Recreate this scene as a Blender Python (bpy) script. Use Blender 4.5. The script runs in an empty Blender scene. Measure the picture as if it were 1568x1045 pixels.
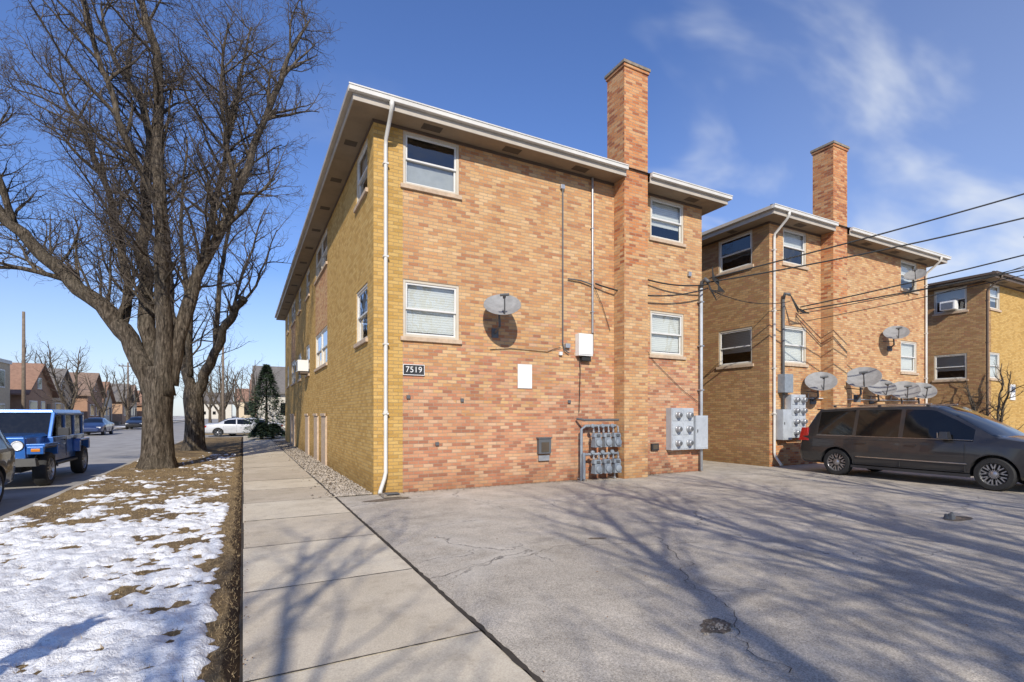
import bpy, math, random
from mathutils import Vector, Matrix, noise
D=bpy.data; sc=bpy.context.scene
random.seed(7)
R=random.Random(11)

# ------------------------------------------------------------------ helpers
def link(o,parent=None):
    sc.collection.objects.link(o)
    if parent: o.parent=parent
    return o
def empty(name,loc=(0,0,0),rz=0):
    e=D.objects.new(name,None); e.location=loc; e.rotation_euler=(0,0,rz); e.empty_display_size=.3
    return link(e)
def frame(o,x,y,z=(0,0,1)):
    m=Matrix.Identity(4)
    for i,c in enumerate((x,y,z)):
        for j in range(3): m[j][i]=c[j]
    for j in range(3): m[j][3]=o[j]
    return m
class MB:
    def __init__(s): s.v=[];s.f=[];s.m=[];s.sm=[];s.mats=[];s.M=None;s.flip=False
    def setM(s,M):
        s.M=M; s.flip=(M is not None and M.to_3x3().determinant()<0)
    def mi(s,mat):
        if mat not in s.mats: s.mats.append(mat)
        return s.mats.index(mat)
    def add(s,vs,fs,mat,smooth=False):
        b=len(s.v); k=s.mi(mat)
        if s.M is not None: vs=[tuple(s.M@Vector(p)) for p in vs]
        s.v.extend(vs)
        for f in fs:
            f=[b+i for i in f]
            if s.flip: f.reverse()
            s.f.append(f); s.m.append(k); s.sm.append(smooth)
    def quad(s,a,b,c,d,mat): s.add([a,b,c,d],[(0,1,2,3)],mat)
    def box(s,x0,x1,y0,y1,z0,z1,mat,tx=0,ty=0):
        vs=[(x0,y0,z0),(x1,y0,z0),(x1,y1,z0),(x0,y1,z0),(x0+tx,y0+ty,z1),(x1-tx,y0+ty,z1),(x1-tx,y1-ty,z1),(x0+tx,y1-ty,z1)]
        s.add(vs,[(3,2,1,0),(4,5,6,7),(0,1,5,4),(1,2,6,5),(2,3,7,6),(3,0,4,7)],mat)
    def tube(s,pts,rads,n,mat,cap=True,smooth=True):
        vs=[];fs=[]
        pts=[Vector(p) for p in pts]
        if not hasattr(rads,'__len__'): rads=[rads]*len(pts)
        u=None
        cs=[(math.cos(2*math.pi*k/n),math.sin(2*math.pi*k/n)) for k in range(n)]
        L=len(pts)
        for i,p in enumerate(pts):
            t=(pts[min(i+1,L-1)]-pts[max(i-1,0)])
            if t.length<1e-9: t=Vector((0,0,1))
            t.normalize()
            if u is None:
                u=t.orthogonal().normalized()
            else:
                u=u-t*u.dot(t)
                if u.length<1e-6: u=t.orthogonal()
                u.normalize()
            w=t.cross(u); r=rads[i]
            for c,q in cs:
                vs.append((p.x+r*(c*u.x+q*w.x),p.y+r*(c*u.y+q*w.y),p.z+r*(c*u.z+q*w.z)))
        for i in range(L-1):
            for k in range(n):
                a=i*n+k;b=i*n+(k+1)%n
                fs.append((a,b,b+n,a+n))
        if cap and n>3:
            fs.append(tuple(range(n-1,-1,-1))); fs.append(tuple(range((L-1)*n,L*n)))
        s.add(vs,fs,mat,smooth)
    def cyl(s,p0,p1,r,n,mat,r1=None):
        s.tube([p0,p1],[r,r if r1 is None else r1],n,mat)
    def lathe(s,c,axis,prof,n,mat,smooth=True):
        ax=Vector(axis).normalized(); u=ax.orthogonal().normalized(); w=ax.cross(u); c=Vector(c)
        vs=[];fs=[]
        for r,h in prof:
            for k in range(n):
                a=2*math.pi*k/n
                vs.append(tuple(c+ax*h+(u*math.cos(a)+w*math.sin(a))*r))
        for i in range(len(prof)-1):
            for k in range(n):
                a=i*n+k;b=i*n+(k+1)%n
                fs.append((a,b,b+n,a+n))
        s.add(vs,fs,mat,smooth)
    def obj(s,name,parent=None,bevel=0,sharp=None,uv=True,seg=2):
        me=D.meshes.new(name); me.from_pydata(s.v,[],s.f)
        for m in s.mats: me.materials.append(m)
        me.polygons.foreach_set('material_index',s.m)
        me.polygons.foreach_set('use_smooth',s.sm)
        if uv:
            ul=me.uv_layers.new(name='UVMap'); data=[0.0]*(2*len(me.loops))
            vc=s.v
            for p in me.polygons:
                n=p.normal; ax=abs(n.x);ay=abs(n.y);az=abs(n.z)
                for li in p.loop_indices:
                    c=vc[me.loops[li].vertex_index]
                    if az>ax and az>ay: q=(c[0],c[1])
                    elif ax>ay: q=(c[1],c[2])
                    else: q=(c[0],c[2])
                    data[2*li]=q[0]+100;data[2*li+1]=q[1]+10
            ul.data.foreach_set('uv',data)
        me.update()
        if sharp:
            me.polygons.foreach_set('use_smooth',[True]*len(me.polygons))
            me.set_sharp_from_angle(angle=math.radians(sharp))
        o=D.objects.new(name,me); link(o,parent)
        if bevel:
            b=o.modifiers.new('bevel','BEVEL'); b.width=bevel; b.segments=seg; b.limit_method='ANGLE'; b.angle_limit=math.radians(35)
        return o

# ------------------------------------------------------------------ materials
class N:
    def __init__(s,name):
        s.m=D.materials.new(name); s.m.use_nodes=True; s.t=s.m.node_tree
        s.b=s.t.nodes['Principled BSDF']; s.out=s.t.nodes['Material Output']
    def n(s,typ,**k):
        x=s.t.nodes.new(typ)
        for a,v in k.items(): setattr(x,a,v)
        return x
    def l(s,a,b): s.t.links.new(a,b)
    def setin(s,node,i,v):
        if isinstance(v,bpy.types.NodeSocket): s.l(v,node.inputs[i])
        else: node.inputs[i].default_value=v
    def math(s,op,a,b=0.0,c=None,clamp=False):
        x=s.n('ShaderNodeMath',operation=op); x.use_clamp=clamp
        s.setin(x,0,a); s.setin(x,1,b)
        if c is not None: s.setin(x,2,c)
        return x.outputs[0]
    def mix(s,f,a,b,blend='MIX'):
        x=s.n('ShaderNodeMix',data_type='RGBA',blend_type=blend)
        s.setin(x,0,f)
        for i,v in ((6,a),(7,b)):
            if isinstance(v,bpy.types.NodeSocket): s.l(v,x.inputs[i])
            else: x.inputs[i].default_value=(*v,1) if len(v)==3 else v
        return x.outputs[2]
    def coord(s,kind='Object'):
        return s.n('ShaderNodeTexCoord').outputs[kind]
    def mapp(s,vec,scale=(1,1,1),loc=(0,0,0)):
        x=s.n('ShaderNodeMapping'); s.l(vec,x.inputs[0]); x.inputs['Scale'].default_value=scale; x.inputs['Location'].default_value=loc
        return x.outputs[0]
    def noise(s,vec,scale,detail=4,rough=.6,dist=0):
        x=s.n('ShaderNodeTexNoise'); s.l(vec,x.inputs['Vector']); x.inputs['Scale'].default_value=scale
        x.inputs['Detail'].default_value=detail; x.inputs['Roughness'].default_value=rough; x.inputs['Distortion'].default_value=dist
        return x.outputs[0]
    def ramp(s,f,stops,interp='LINEAR'):
        x=s.n('ShaderNodeValToRGB'); s.l(f,x.inputs[0]); cr=x.color_ramp; cr.interpolation=interp
        while len(cr.elements)<len(stops): cr.elements.new(.5)
        for e,(p,c) in zip(cr.elements,stops):
            e.position=p; e.color=(c,c,c,1) if not hasattr(c,'__len__') else (*c,1)
        return x.outputs[0]
    def bump(s,h,strength=.5,dist=.01,normal=None):
        x=s.n('ShaderNodeBump'); s.l(h,x.inputs['Height']); x.inputs['Strength'].default_value=strength; x.inputs['Distance'].default_value=dist
        if normal: s.l(normal,x.inputs['Normal'])
        s.l(x.outputs[0],s.b.inputs['Normal']); return x.outputs[0]
    def col(s,c): s.setin(s.b,'Base Color',c if isinstance(c,bpy.types.NodeSocket) else (*c,1))
    def rough(s,r): s.setin(s.b,'Roughness',r)

def simple(name,c,rough=.6,metal=0,var=.15,scale=4,bump=0,bscale=60,coat=0,spec=.5):
    n=N(name); o=n.coord()
    f=n.noise(o,scale,5,.65)
    f=n.ramp(f,[(.3,0.),(.7,1.)])
    n.col(n.mix(f,tuple(x*(1-var) for x in c),tuple(min(1,x*(1+var)) for x in c)))
    r2=n.noise(o,scale*3,3,.6)
    n.rough(n.math('MULTIPLY_ADD',r2,.2,rough-.1,clamp=True))
    n.b.inputs['Metallic'].default_value=metal
    n.b.inputs['Coat Weight'].default_value=coat; n.b.inputs['Coat Roughness'].default_value=.04
    n.b.inputs['Specular IOR Level'].default_value=spec
    if bump: n.bump(n.noise(o,bscale,4,.6),.6,bump)
    return n.m

BW,BH=.205,.0685
def brick(name,pal,pal2=None,zsplit=3.0,mortar=(.36,.30,.22),dirt=.4):
    n=N(name); uv=n.coord('UV')
    nz=n.n('ShaderNodeTexNoise'); n.l(uv,nz.inputs['Vector']); nz.inputs['Scale'].default_value=9; nz.inputs['Detail'].default_value=2
    va=n.n('ShaderNodeVectorMath',operation='MULTIPLY_ADD'); n.l(nz.outputs['Color'],va.inputs[0]); va.inputs[1].default_value=(.012,.012,0); n.l(uv,va.inputs[2])
    sp=n.n('ShaderNodeSeparateXYZ'); n.l(va.outputs[0],sp.inputs[0])
    vs=n.math('DIVIDE',sp.outputs[1],BH); row=n.math('FLOOR',vs); fv=n.math('FRACT',vs)
    par=n.math('MODULO',row,2.0); us=n.math('MULTIPLY_ADD',par,.5,n.math('DIVIDE',sp.outputs[0],BW))
    col=n.math('FLOOR',us); fu=n.math('FRACT',us)
    mu=n.math('LESS_THAN',fu,.055); mv=n.math('LESS_THAN',fv,.16); mask=n.math('MAXIMUM',mu,mv)
    cb=n.n('ShaderNodeCombineXYZ'); n.l(col,cb.inputs[0]); n.l(row,cb.inputs[1])
    w=n.n('ShaderNodeTexWhiteNoise',noise_dimensions='2D'); n.l(cb.outputs[0],w.inputs['Vector'])
    k=len(pal)
    c=n.ramp(w.outputs['Value'],[(i/k,p) for i,p in enumerate(pal)],'CONSTANT')
    if pal2:
        k2=len(pal2)
        c2=n.ramp(w.outputs['Value'],[(i/k2,p) for i,p in enumerate(pal2)],'CONSTANT')
        big=n.noise(uv,.45,2,.5)
        z=n.math('SUBTRACT',sp.outputs[1],10.0+zsplit)
        sepc=n.n('ShaderNodeSeparateColor'); n.l(w.outputs['Color'],sepc.inputs[0])
        t=n.math('MULTIPLY_ADD',z,-.45,.5)
        t=n.math('ADD',t,n.math('MULTIPLY_ADD',big,1.8,-.9))
        t=n.math('ADD',t,n.math('MULTIPLY_ADD',sepc.outputs[2],.9,-.45))
        t=n.math('GREATER_THAN',t,.5)
        c=n.mix(t,c,c2)
    fine=n.noise(n.mapp(uv,(40,90,1)),1.0,4,.7)
    c=n.mix(.6,c,n.ramp(fine,[(.3,.34),(.7,.72)]),'OVERLAY')
    st=n.ramp(n.noise(n.mapp(uv,(1.3,.5,1)),1.0,5,.65),[(.35,0.),(.75,1.)])
    c=n.mix(n.math('MULTIPLY',st,dirt),c,(.64,.59,.53),'MULTIPLY')
    zz=n.math('SUBTRACT',sp.outputs[1],10.0)
    g=n.math('SUBTRACT',1.0,n.math('DIVIDE',zz,.6),clamp=True)
    g=n.math('MULTIPLY',g,n.noise(uv,3,3,.6))
    mc=n.mix(n.noise(uv,4,3,.6),mortar,tuple(x*.75 for x in mortar))
    c=n.mix(n.math('MULTIPLY',mask,.85),c,mc)
    c=n.mix(g,c,(.46,.42,.38),'MULTIPLY')
    n.col(c); n.rough(.9); n.b.inputs['Specular IOR Level'].default_value=.2
    h=n.math('SUBTRACT',n.math('MULTIPLY',fine,.4),mask)
    h=n.math('ADD',h,n.math('MULTIPLY',w.outputs['Value'],.35))
    n.bump(h,.7,.007)
    return n.m
def soften(P,k,g=1.0):
    m=[sum(p[i] for p in P)/len(P) for i in range(3)]
    return [tuple(min(.9,g*(p[i]*(1-k)+m[i]*k)) for i in range(3)) for p in P]
P_TAN=soften([(.60,.36,.175),(.64,.40,.20),(.54,.28,.13),(.66,.40,.185),(.60,.32,.14),(.70,.46,.245),(.48,.235,.11),(.62,.37,.18),(.58,.30,.135),(.42,.18,.09)],.18,.90)
P_RED=soften([(.54,.26,.14),(.64,.37,.20),(.42,.17,.10),(.60,.30,.17),(.66,.42,.26),(.50,.22,.125),(.58,.34,.20),(.34,.14,.085),(.62,.31,.165),(.50,.21,.12)],.18,.90)
P_YEL=soften([(.55,.34,.105),(.59,.37,.12),(.50,.30,.085),(.57,.36,.12),(.46,.275,.08),(.61,.40,.14)],.1,.92)
P_CHM=soften([(.56,.23,.09),(.62,.30,.13),(.46,.16,.065),(.58,.25,.10),(.34,.115,.055),(.62,.35,.17)],.12,.95)
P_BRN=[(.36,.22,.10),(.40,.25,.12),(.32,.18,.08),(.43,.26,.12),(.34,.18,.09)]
M_brick=brick('brick_orange_red',P_TAN,P_RED,2.7)
M_yel=brick('brick_yellow',P_YEL,dirt=.3,mortar=(.36,.26,.13))
M_chm=brick('brick_chimney',P_CHM,P_TAN,5.5)
M_tan2=brick('brick_tan',P_TAN,P_CHM,.6)
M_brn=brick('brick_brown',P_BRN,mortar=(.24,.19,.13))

M_trim=simple('painted_metal_white',(.60,.58,.53),.45,var=.12,scale=2)
M_gut=simple('gutter_beige',(.44,.39,.32),.45,var=.12,scale=2)
M_sof=simple('soffit_tan',(.25,.19,.125),.75,var=.15,scale=2)
M_brntrim=simple('fascia_brown',(.10,.07,.05),.6)
M_vent=simple('vent_dark',(.08,.06,.04),.8)
M_frame=simple('window_frame_cream',(.54,.48,.38),.5,var=.08)
M_sash=simple('window_sash_white',(.64,.63,.60),.45,var=.06)
M_curt=simple('window_shade_grey',(.42,.43,.43),.8,var=.1)
M_sill=simple('limestone_sill',(.48,.36,.25),.85,var=.2,scale=8,bump=.002)
M_roof=simple('roof_shingle',(.09,.08,.075),.95,var=.3,scale=20,bump=.01)
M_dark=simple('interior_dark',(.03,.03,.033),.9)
M_conc=simple('concrete_cap',(.24,.20,.155),.9,var=.3,scale=10,bump=.004)
M_steel=simple('galvanised_steel',(.42,.43,.44),.45,metal=.6,var=.15,scale=8)
M_grey=simple('grey_painted_metal',(.40,.43,.46),.5,var=.15)
M_meter=simple('meter_grey',(.22,.25,.28),.5,var=.2,scale=9)
M_dkgrey=simple('dark_grey_metal',(.10,.105,.11),.55)
M_black=simple('black_rubber',(.02,.02,.02),.75,var=.2)
M_blkpl=simple('black_plastic',(.03,.03,.032),.5)
M_white=simple('white_enamel',(.72,.72,.70),.4,var=.06)
M_dish=simple('dish_grey',(.25,.25,.245),.6,var=.2,scale=6,spec=.25)
M_rock=simple('pebbles',(.36,.31,.25),.9,var=.6,scale=9,bump=.003)
M_wood=simple('pole_wood',(.17,.13,.095),.9,var=.3,scale=6,bump=.004)

def blindmat():
    n=N('window_blind'); uv=n.coord('UV'); sp=n.n('ShaderNodeSeparateXYZ'); n.l(uv,sp.inputs[0])
    f=n.math('FRACT',n.math('DIVIDE',sp.outputs[1],.05))
    n.col(n.mix(n.ramp(f,[(0,0.),(.22,1.),(.9,1.)]),(.30,.30,.30),(.74,.74,.71))); n.rough(.6); n.bump(f,.4,.008); return n.m
M_blind=blindmat()
def glassmat():
    n=N('window_glass'); t=n.t; t.nodes.remove(n.b)
    tr=n.n('ShaderNodeBsdfTransparent'); tr.inputs[0].default_value=(.90,.93,.93,1)
    g=n.n('ShaderNodeBsdfGlossy'); g.inputs['Roughness'].default_value=.015; g.inputs[0].default_value=(1,1,1,1)
    fr=n.n('ShaderNodeFresnel'); fr.inputs[0].default_value=1.45
    o=n.coord(); bp=n.n('ShaderNodeBump'); n.l(n.noise(o,1.6,2,.5),bp.inputs['Height']); bp.inputs['Strength'].default_value=.25; bp.inputs['Distance'].default_value=.03
    n.l(bp.outputs[0],g.inputs['Normal'])
    f=n.math('MULTIPLY_ADD',fr.outputs[0],1.4,.06,clamp=True)
    mx=n.n('ShaderNodeMixShader'); n.l(f,mx.inputs[0]); n.l(tr.outputs[0],mx.inputs[1]); n.l(g.outputs[0],mx.inputs[2]); n.l(mx.outputs[0],n.out.inputs[0])
    return n.m
M_glass=glassmat()
M_carglass=simple('car_glass',(.006,.007,.008),.08,var=.1,spec=.6)
M_rim=simple('alloy_rim',(.40,.40,.41),.3,metal=.8)
M_chrome=simple('chrome',(.5,.5,.5),.2,metal=1)
M_red=simple('tail_lamp_red',(.35,.015,.012),.2,coat=1)
M_lamp=simple('head_lamp',(.7,.72,.74),.12,coat=1)
M_amber=simple('amber_lamp',(.6,.2,.02),.2,coat=1)
def paint(name,c,metal=.3,coat=1): return simple(name,c,.32,metal=metal,var=.10,scale=3,coat=coat)
M_van=paint('paint_charcoal',(.038,.037,.038),.3,.7)
M_blue=paint('paint_blue',(.03,.14,.46),.2)
M_pblk=paint('paint_black',(.018,.018,.02),.3)
M_psil=paint('paint_silver',(.6,.6,.6),.3)
M_pnavy=paint('paint_navy',(.02,.04,.12),.3)

def barkmat():
    n=N('tree_bark'); o=n.coord(); v=n.mapp(o,(17,17,3.2))
    f=n.noise(v,1.2,7,.72,.6)
    c=n.ramp(f,[(.36,(.020,.016,.012)),(.48,(.085,.067,.049)),(.68,(.25,.205,.155))])
    g=n.ramp(n.noise(o,1.1,3,.6),[(.45,0.),(.75,1.)])
    c=n.mix(n.math('MULTIPLY',g,.4),c,(.13,.115,.085))
    n.col(c); n.rough(.95); n.b.inputs['Specular IOR Level'].default_value=.15
    n.bump(f,1.0,.08); return n.m
M_bark=barkmat()
M_twig=simple('twig_bark',(.080,.062,.047),.9,var=.35,scale=2)

def asphalt():
    n=N('driveway_asphalt'); o=n.coord()
    a=n.noise(o,.35,5,.6); b=n.noise(o,2.2,6,.65); c=n.noise(o,120,3,.7)
    col=n.ramp(a,[(.3,(.40,.355,.29)),(.7,(.50,.45,.375))])
    col=n.mix(.7,col,n.ramp(b,[(.3,.32),(.7,.62)]),'OVERLAY')
    v=n.n('ShaderNodeTexVoronoi'); n.l(o,v.inputs['Vector']); v.inputs['Scale'].default_value=110
    ag=n.ramp(v.outputs['Color'],[(0.,.20),(1.,.78)])
    col=n.mix(.65,col,ag,'OVERLAY')
    col=n.mix(.4,col,n.ramp(c,[(.3,.28),(.7,.72)]),'OVERLAY')
    wv=n.n('ShaderNodeTexNoise'); n.l(o,wv.inputs['Vector']); wv.inputs['Scale'].default_value=2.2; wv.inputs['Detail'].default_value=6; wv.inputs['Roughness'].default_value=.65
    vm=n.n('ShaderNodeVectorMath',operation='MULTIPLY_ADD'); n.l(wv.outputs['Color'],vm.inputs[0]); vm.inputs[1].default_value=(.7,.7,0); n.l(o,vm.inputs[2])
    vo=n.n('ShaderNodeTexVoronoi',feature='DISTANCE_TO_EDGE'); n.l(vm.outputs[0],vo.inputs['Vector']); vo.inputs['Scale'].default_value=.5
    cr=n.ramp(vo.outputs['Distance'],[(.0,1.),(.0045,0.)])
    msk=n.ramp(n.noise(o,.6,2,.5),[(.50,0.),(.57,1.)])
    crk=n.math('MULTIPLY',cr,msk)
    halo=n.math('MULTIPLY',n.ramp(vo.outputs['Distance'],[(.0,1.),(.07,0.)]),msk)
    col=n.mix(n.math('MULTIPLY',halo,n.math('MULTIPLY',b,.8)),col,(.60,.56,.49))
    col=n.mix(n.math('MULTIPLY',crk,.8),col,(.09,.08,.07))
    s=n.ramp(n.noise(o,1.1,4,.7),[(.56,0.),(.70,1.)])
    col=n.mix(n.math('MULTIPLY',s,.38),col,(.20,.18,.15))
    s2=n.ramp(n.noise(n.mapp(o,(1,2.2,1)),1.6,6,.75),[(.56,0.),(.68,1.)])
    col=n.mix(n.math('MULTIPLY',s2,.3),col,(.62,.58,.50))
    n.col(col); n.rough(.92); n.b.inputs['Specular IOR Level'].default_value=.15
    h=n.math('ADD',n.math('MULTIPLY',v.outputs['Distance'],.5),n.math('MULTIPLY',b,2.2))
    h=n.math('SUBTRACT',h,n.math('MULTIPLY',crk,2.0))
    n.bump(h,.5,.012); return n.m
def concrete(name,c0,c1):
    n=N(name); o=n.coord()
    a=n.noise(o,.8,5,.65); c=n.noise(o,90,4,.7)
    col=n.ramp(a,[(.3,c0),(.7,c1)])
    col=n.mix(.5,col,n.ramp(c,[(.3,.27),(.7,.72)]),'OVERLAY')
    sp=n.n('ShaderNodeSeparateXYZ'); n.l(o,sp.inputs[0])
    fl=n.math('FLOOR',n.math('DIVIDE',n.math('ADD',sp.outputs[1],19.8),1.65))
    w=n.n('ShaderNodeTexWhiteNoise',noise_dimensions='1D'); n.l(fl,w.inputs['W'])
    col=n.mix(.45,col,n.ramp(w.outputs['Value'],[(0.,.36),(1.,.66)]),'OVERLAY')
    s=n.ramp(n.noise(o,2.1,5,.7),[(.50,0.),(.72,1.)])
    col=n.mix(n.math('MULTIPLY',s,.45),col,(.25,.20,.145))
    s3=n.ramp(n.noise(o,6,5,.75),[(.58,0.),(.68,1.)])
    col=n.mix(n.math('MULTIPLY',s3,.25),col,(.20,.17,.13))
    n.col(col); n.rough(.92); n.b.inputs['Specular IOR Level'].default_value=.15
    n.bump(n.math('ADD',c,n.math('MULTIPLY',a,2.0)),.3,.006); return n.m
M_drive=asphalt()
M_walk=concrete('sidewalk_concrete',(.47,.405,.305),(.57,.50,.39))
M_curb=concrete('curb_concrete',(.34,.31,.26),(.46,.42,.36))
M_road=simple('road_asphalt',(.30,.285,.265),.9,var=.25,scale=1.2,bump=.004,bscale=80)
M_crack=simple('crack_fill',(.045,.036,.027),.95,var=.3)
def grassground():
    n=N('dormant_grass'); o=n.coord()
    f=n.noise(n.mapp(o,(1,1,1)),22,7,.78); g=n.noise(o,1.3,4,.6)
    c=n.ramp(f,[(.28,(.075,.05,.028)),(.5,(.27,.19,.095)),(.72,(.50,.38,.21))])
    c2=n.ramp(f,[(.3,(.06,.042,.026)),(.7,(.24,.17,.10))])
    c=n.mix(n.ramp(g,[(.35,0.),(.65,1.)]),c,c2)
    sp=n.n('ShaderNodeSeparateXYZ'); n.l(o,sp.inputs[0])
    e=n.math('ADD',sp.outputs[0],n.math('MULTIPLY',n.noise(o,3,4,.6),.25))
    e=n.ramp(e,[(0.,0.),(.03,1.)])
    c=n.mix(e,c,(.055,.036,.022))
    n.col(c); n.rough(1.0); n.b.inputs['Specular IOR Level'].default_value=.1
    n.bump(f,1.0,.03); return n.m
M_grass=grassground()
def snowmat():
    n=N('snow'); o=n.coord()
    f=n.noise(o,7,6,.7); c=n.ramp(f,[(.25,(.58,.585,.60)),(.6,(.80,.80,.80))])
    d=n.ramp(n.noise(o,13,7,.82),[(.56,0.),(.68,1.)])
    c=n.mix(n.math('MULTIPLY',d,.8),c,(.25,.19,.12))
    n.col(c); n.rough(.75)
    n.bump(n.math('ADD',f,n.math('MULTIPLY',n.noise(o,60,3,.6),.4)),.9,.04); return n.m
M_snow=snowmat()
def landmat():
    n=N('land'); o=n.coord()
    f=n.noise(o,.12,6,.65); c=n.ramp(n.noise(o,2,5,.7),[(.3,(.12,.09,.055)),(.7,(.26,.20,.12))])
    c=n.mix(n.ramp(f,[(.5,0.),(.56,1.)]),c,(.72,.73,.75)); n.col(c); n.rough(1); return n.m
M_land=landmat()
M_blade=simple('grass_blade',(.36,.26,.135),.9,var=.5,scale=12)
M_needle=simple('conifer_needles',(.045,.075,.035),.9,var=.5,scale=5)

# ------------------------------------------------------------------ ground
g=MB(); g.quad((-400,-200,-.17),(400,-200,-.17),(400,700,-.17),(-400,700,-.17),M_land); g.obj('ground')
g=MB()
g.quad((-12,-40,-.150),(-3.28,-40,-.150),(-3.28,400,-.150),(-12,400,-.150),M_road)
g.quad((-3.28,40.2,-.150),(60,40.2,-.150),(60,48.5,-.150),(-3.28,48.5,-.150),M_road)
g.quad((-60,40.2,-.150),(-12,40.2,-.150),(-12,48.5,-.150),(-60,48.5,-.150),M_road)
g.obj('road')
g=MB()
g.box(-3.28,-3.12,-40,40,-.165,.0,M_curb)
g.box(-12.16,-12.0,-40,40,-.165,.0,M_curb)
g.box(-12.16,-12.0,49,300,-.165,.0,M_curb)
g.box(-3.28,-3.12,49,300,-.165,.0,M_curb)
g.obj('curb',bevel=.02)
g=MB(); g.box(-3.12,60,-40,40,-.166,-.03,M_land); g.box(-3.12,60,49,300,-.166,-.03,M_land); g.obj('terrain_block')
g=MB(); g.quad((1.53,-30,0),(60,-30,0),(60,40,0),(1.53,40,0),M_drive); g.obj('driveway')
g=MB(); y=-19.8; JY=[]
while y<40:
    g.box(0.0+R.uniform(-.006,.006),1.5+R.uniform(-.004,.004),y+.004,y+1.646,-.08,.004+R.uniform(0,.006),M_walk)
    JY.append(y); y+=1.65
g.obj('sidewalk',bevel=.003,seg=1)
g=MB(); g.quad((-.3,-30,-.012),(1.6,-30,-.012),(1.6,40,-.012),(-.3,40,-.012),M_crack); g.obj('soil_bed')
g=MB()
for yy in range(-20,200,2):
    if 39<yy<49: continue
    g.box(-16.5,-15.0,yy+.01,yy+1.99,-.16,-.02,M_walk)
g.box(-14.98,-12.17,-20,200,-.16,-.04,M_land)
g.obj('far_sidewalk')

def gz(x,y): return .012+.02*noise.noise(Vector((x*1.5,y*1.5,0)))+.014*noise.noise(Vector((x*9,y*9,3)))+.02*max(0,1-((x+2.14)**2+(y-17.5)**2)/2.5)
vs=[];fs=[];nx=62;ny=760
for j in range(ny+1):
    yy=-3+j*.056
    for i in range(nx+1):
        xx=-3.125+i*(3.115/nx)
        z=gz(xx,yy)
        if i==nx: z=-.02
        vs.append((xx,yy,z))
for j in range(ny):
    for i in range(nx):
        a=j*(nx+1)+i; fs.append((a,a+1,a+nx+2,a+nx+1))
g=MB(); g.add(vs,fs,M_grass,True); g.obj('parkway_grass')
def snowv(x,y):
    base=.36-.055*max(0,y-4.5)
    if y>8: base=.165-.085*(y-8)
    if y>12: base=-.175-.004*(y-12)
    n1=noise.noise(Vector((x*.8+5,y*.9,7)))*.34+noise.noise(Vector((x*2.6,y*3.4,1)))*.40+noise.noise(Vector((x*8,y*10,4)))*.36+noise.noise(Vector((x*20,y*22,2)))*.16
    e=min(1,max(0,(-.10-x)/.16))
    return (base+n1)-(1-e)*.9
vs=[];fs=[];nx=120;ny=760
for j in range(ny+1):
    yy=.8+j*.030
    for i in range(nx+1):
        xx=-3.12+i*(3.06/nx)
        s=snowv(xx,yy)
        h=gz(xx,yy)-.02+min(.055,s*.14 if s>0 else s*.2)+(.016*noise.noise(Vector((xx*5,yy*5,9)))+.012*noise.noise(Vector((xx*17,yy*17,2))) if s>0 else 0)+.012
        vs.append((xx,yy,max(h,-.1)))
for j in range(ny):
    for i in range(nx):
        a=j*(nx+1)+i; fs.append((a,a+1,a+nx+2,a+nx+1))
g=MB(); g.add(vs,fs,M_snow,True); g.obj('snow_patch')
vs=[];fs=[]
for k in range(80000):
    yy=1.5+ (R.random()**1.4)*20; xx=R.uniform(-3.1,-.04)
    s=snowv(xx,yy)
    if s>.08 and R.random()>.05: continue
    z=gz(xx,yy)-.005; a=R.uniform(0,6.28); h=R.uniform(.012,.036); w=R.uniform(.0016,.0035); l=R.uniform(.008,.035); b=R.uniform(0,6.28)
    if s>.08: h+=.03
    dx,dy=math.cos(a)*w,math.sin(a)*w
    q=len(vs); vs+= [(xx-dx,yy-dy,z),(xx+dx,yy+dy,z),(xx+math.cos(b)*l,yy+math.sin(b)*l,z+h)]; fs.append((q,q+1,q+2))
g=MB(); g.add(vs,fs,M_blade); g.obj('grass_blades',uv=False)

def ribbon(mb,pts,w0,w1,mat,z=.009,step=.05,wob=.02):
    P=[Vector((p[0],p[1])) for p in pts]; out=[]
    for a,b in zip(P[:-1],P[1:]):
        n=max(1,int((b-a).length/step))
        for i in range(n): out.append(a.lerp(b,i/n))
    out.append(P[-1]); vs=[];fs=[]
    off=R.uniform(0,100)
    for i,p in enumerate(out):
        t=(out[min(i+1,len(out)-1)]-out[max(i-1,0)]).normalized(); nrm=Vector((-t.y,t.x))
        p=p+nrm*(noise.noise(Vector((i*.35,off,0)))*wob*2+noise.noise(Vector((i*.07,off,5)))*wob*3)
        w=R.uniform(w0,w1)
        vs+=[(p.x-nrm.x*w,p.y-nrm.y*w,z),(p.x+nrm.x*w,p.y+nrm.y*w,z)]
        if i: q=2*i; fs.append((q-2,q,q+1,q-1))
    mb.add(vs,fs,mat)
g=MB()
ribbon(g,[(1.515,-2),(1.515,14)],.010,.024,M_crack,z=.0125,wob=.004)
for y in JY:
    if 0<y<34: ribbon(g,[(.005,y),(1.495,y)],.004,.008,M_crack,z=.0112,wob=.001)
ribbon(g,[(1.53,4.6),(3.2,5.0),(5.0,4.3)],.001,.0035,M_crack,z=.005,wob=.04)
ribbon(g,[(2.9,1.9),(3.4,3.0),(4.1,3.9),(4.6,4.9)],.001,.004,M_crack,z=.006,wob=.06)
ribbon(g,[(1.53,7.2),(3.4,7.6),(6.5,7.1),(10,7.6)],.001,.003,M_crack,z=.005,wob=.05)
g.obj('pavement_crack')
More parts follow.
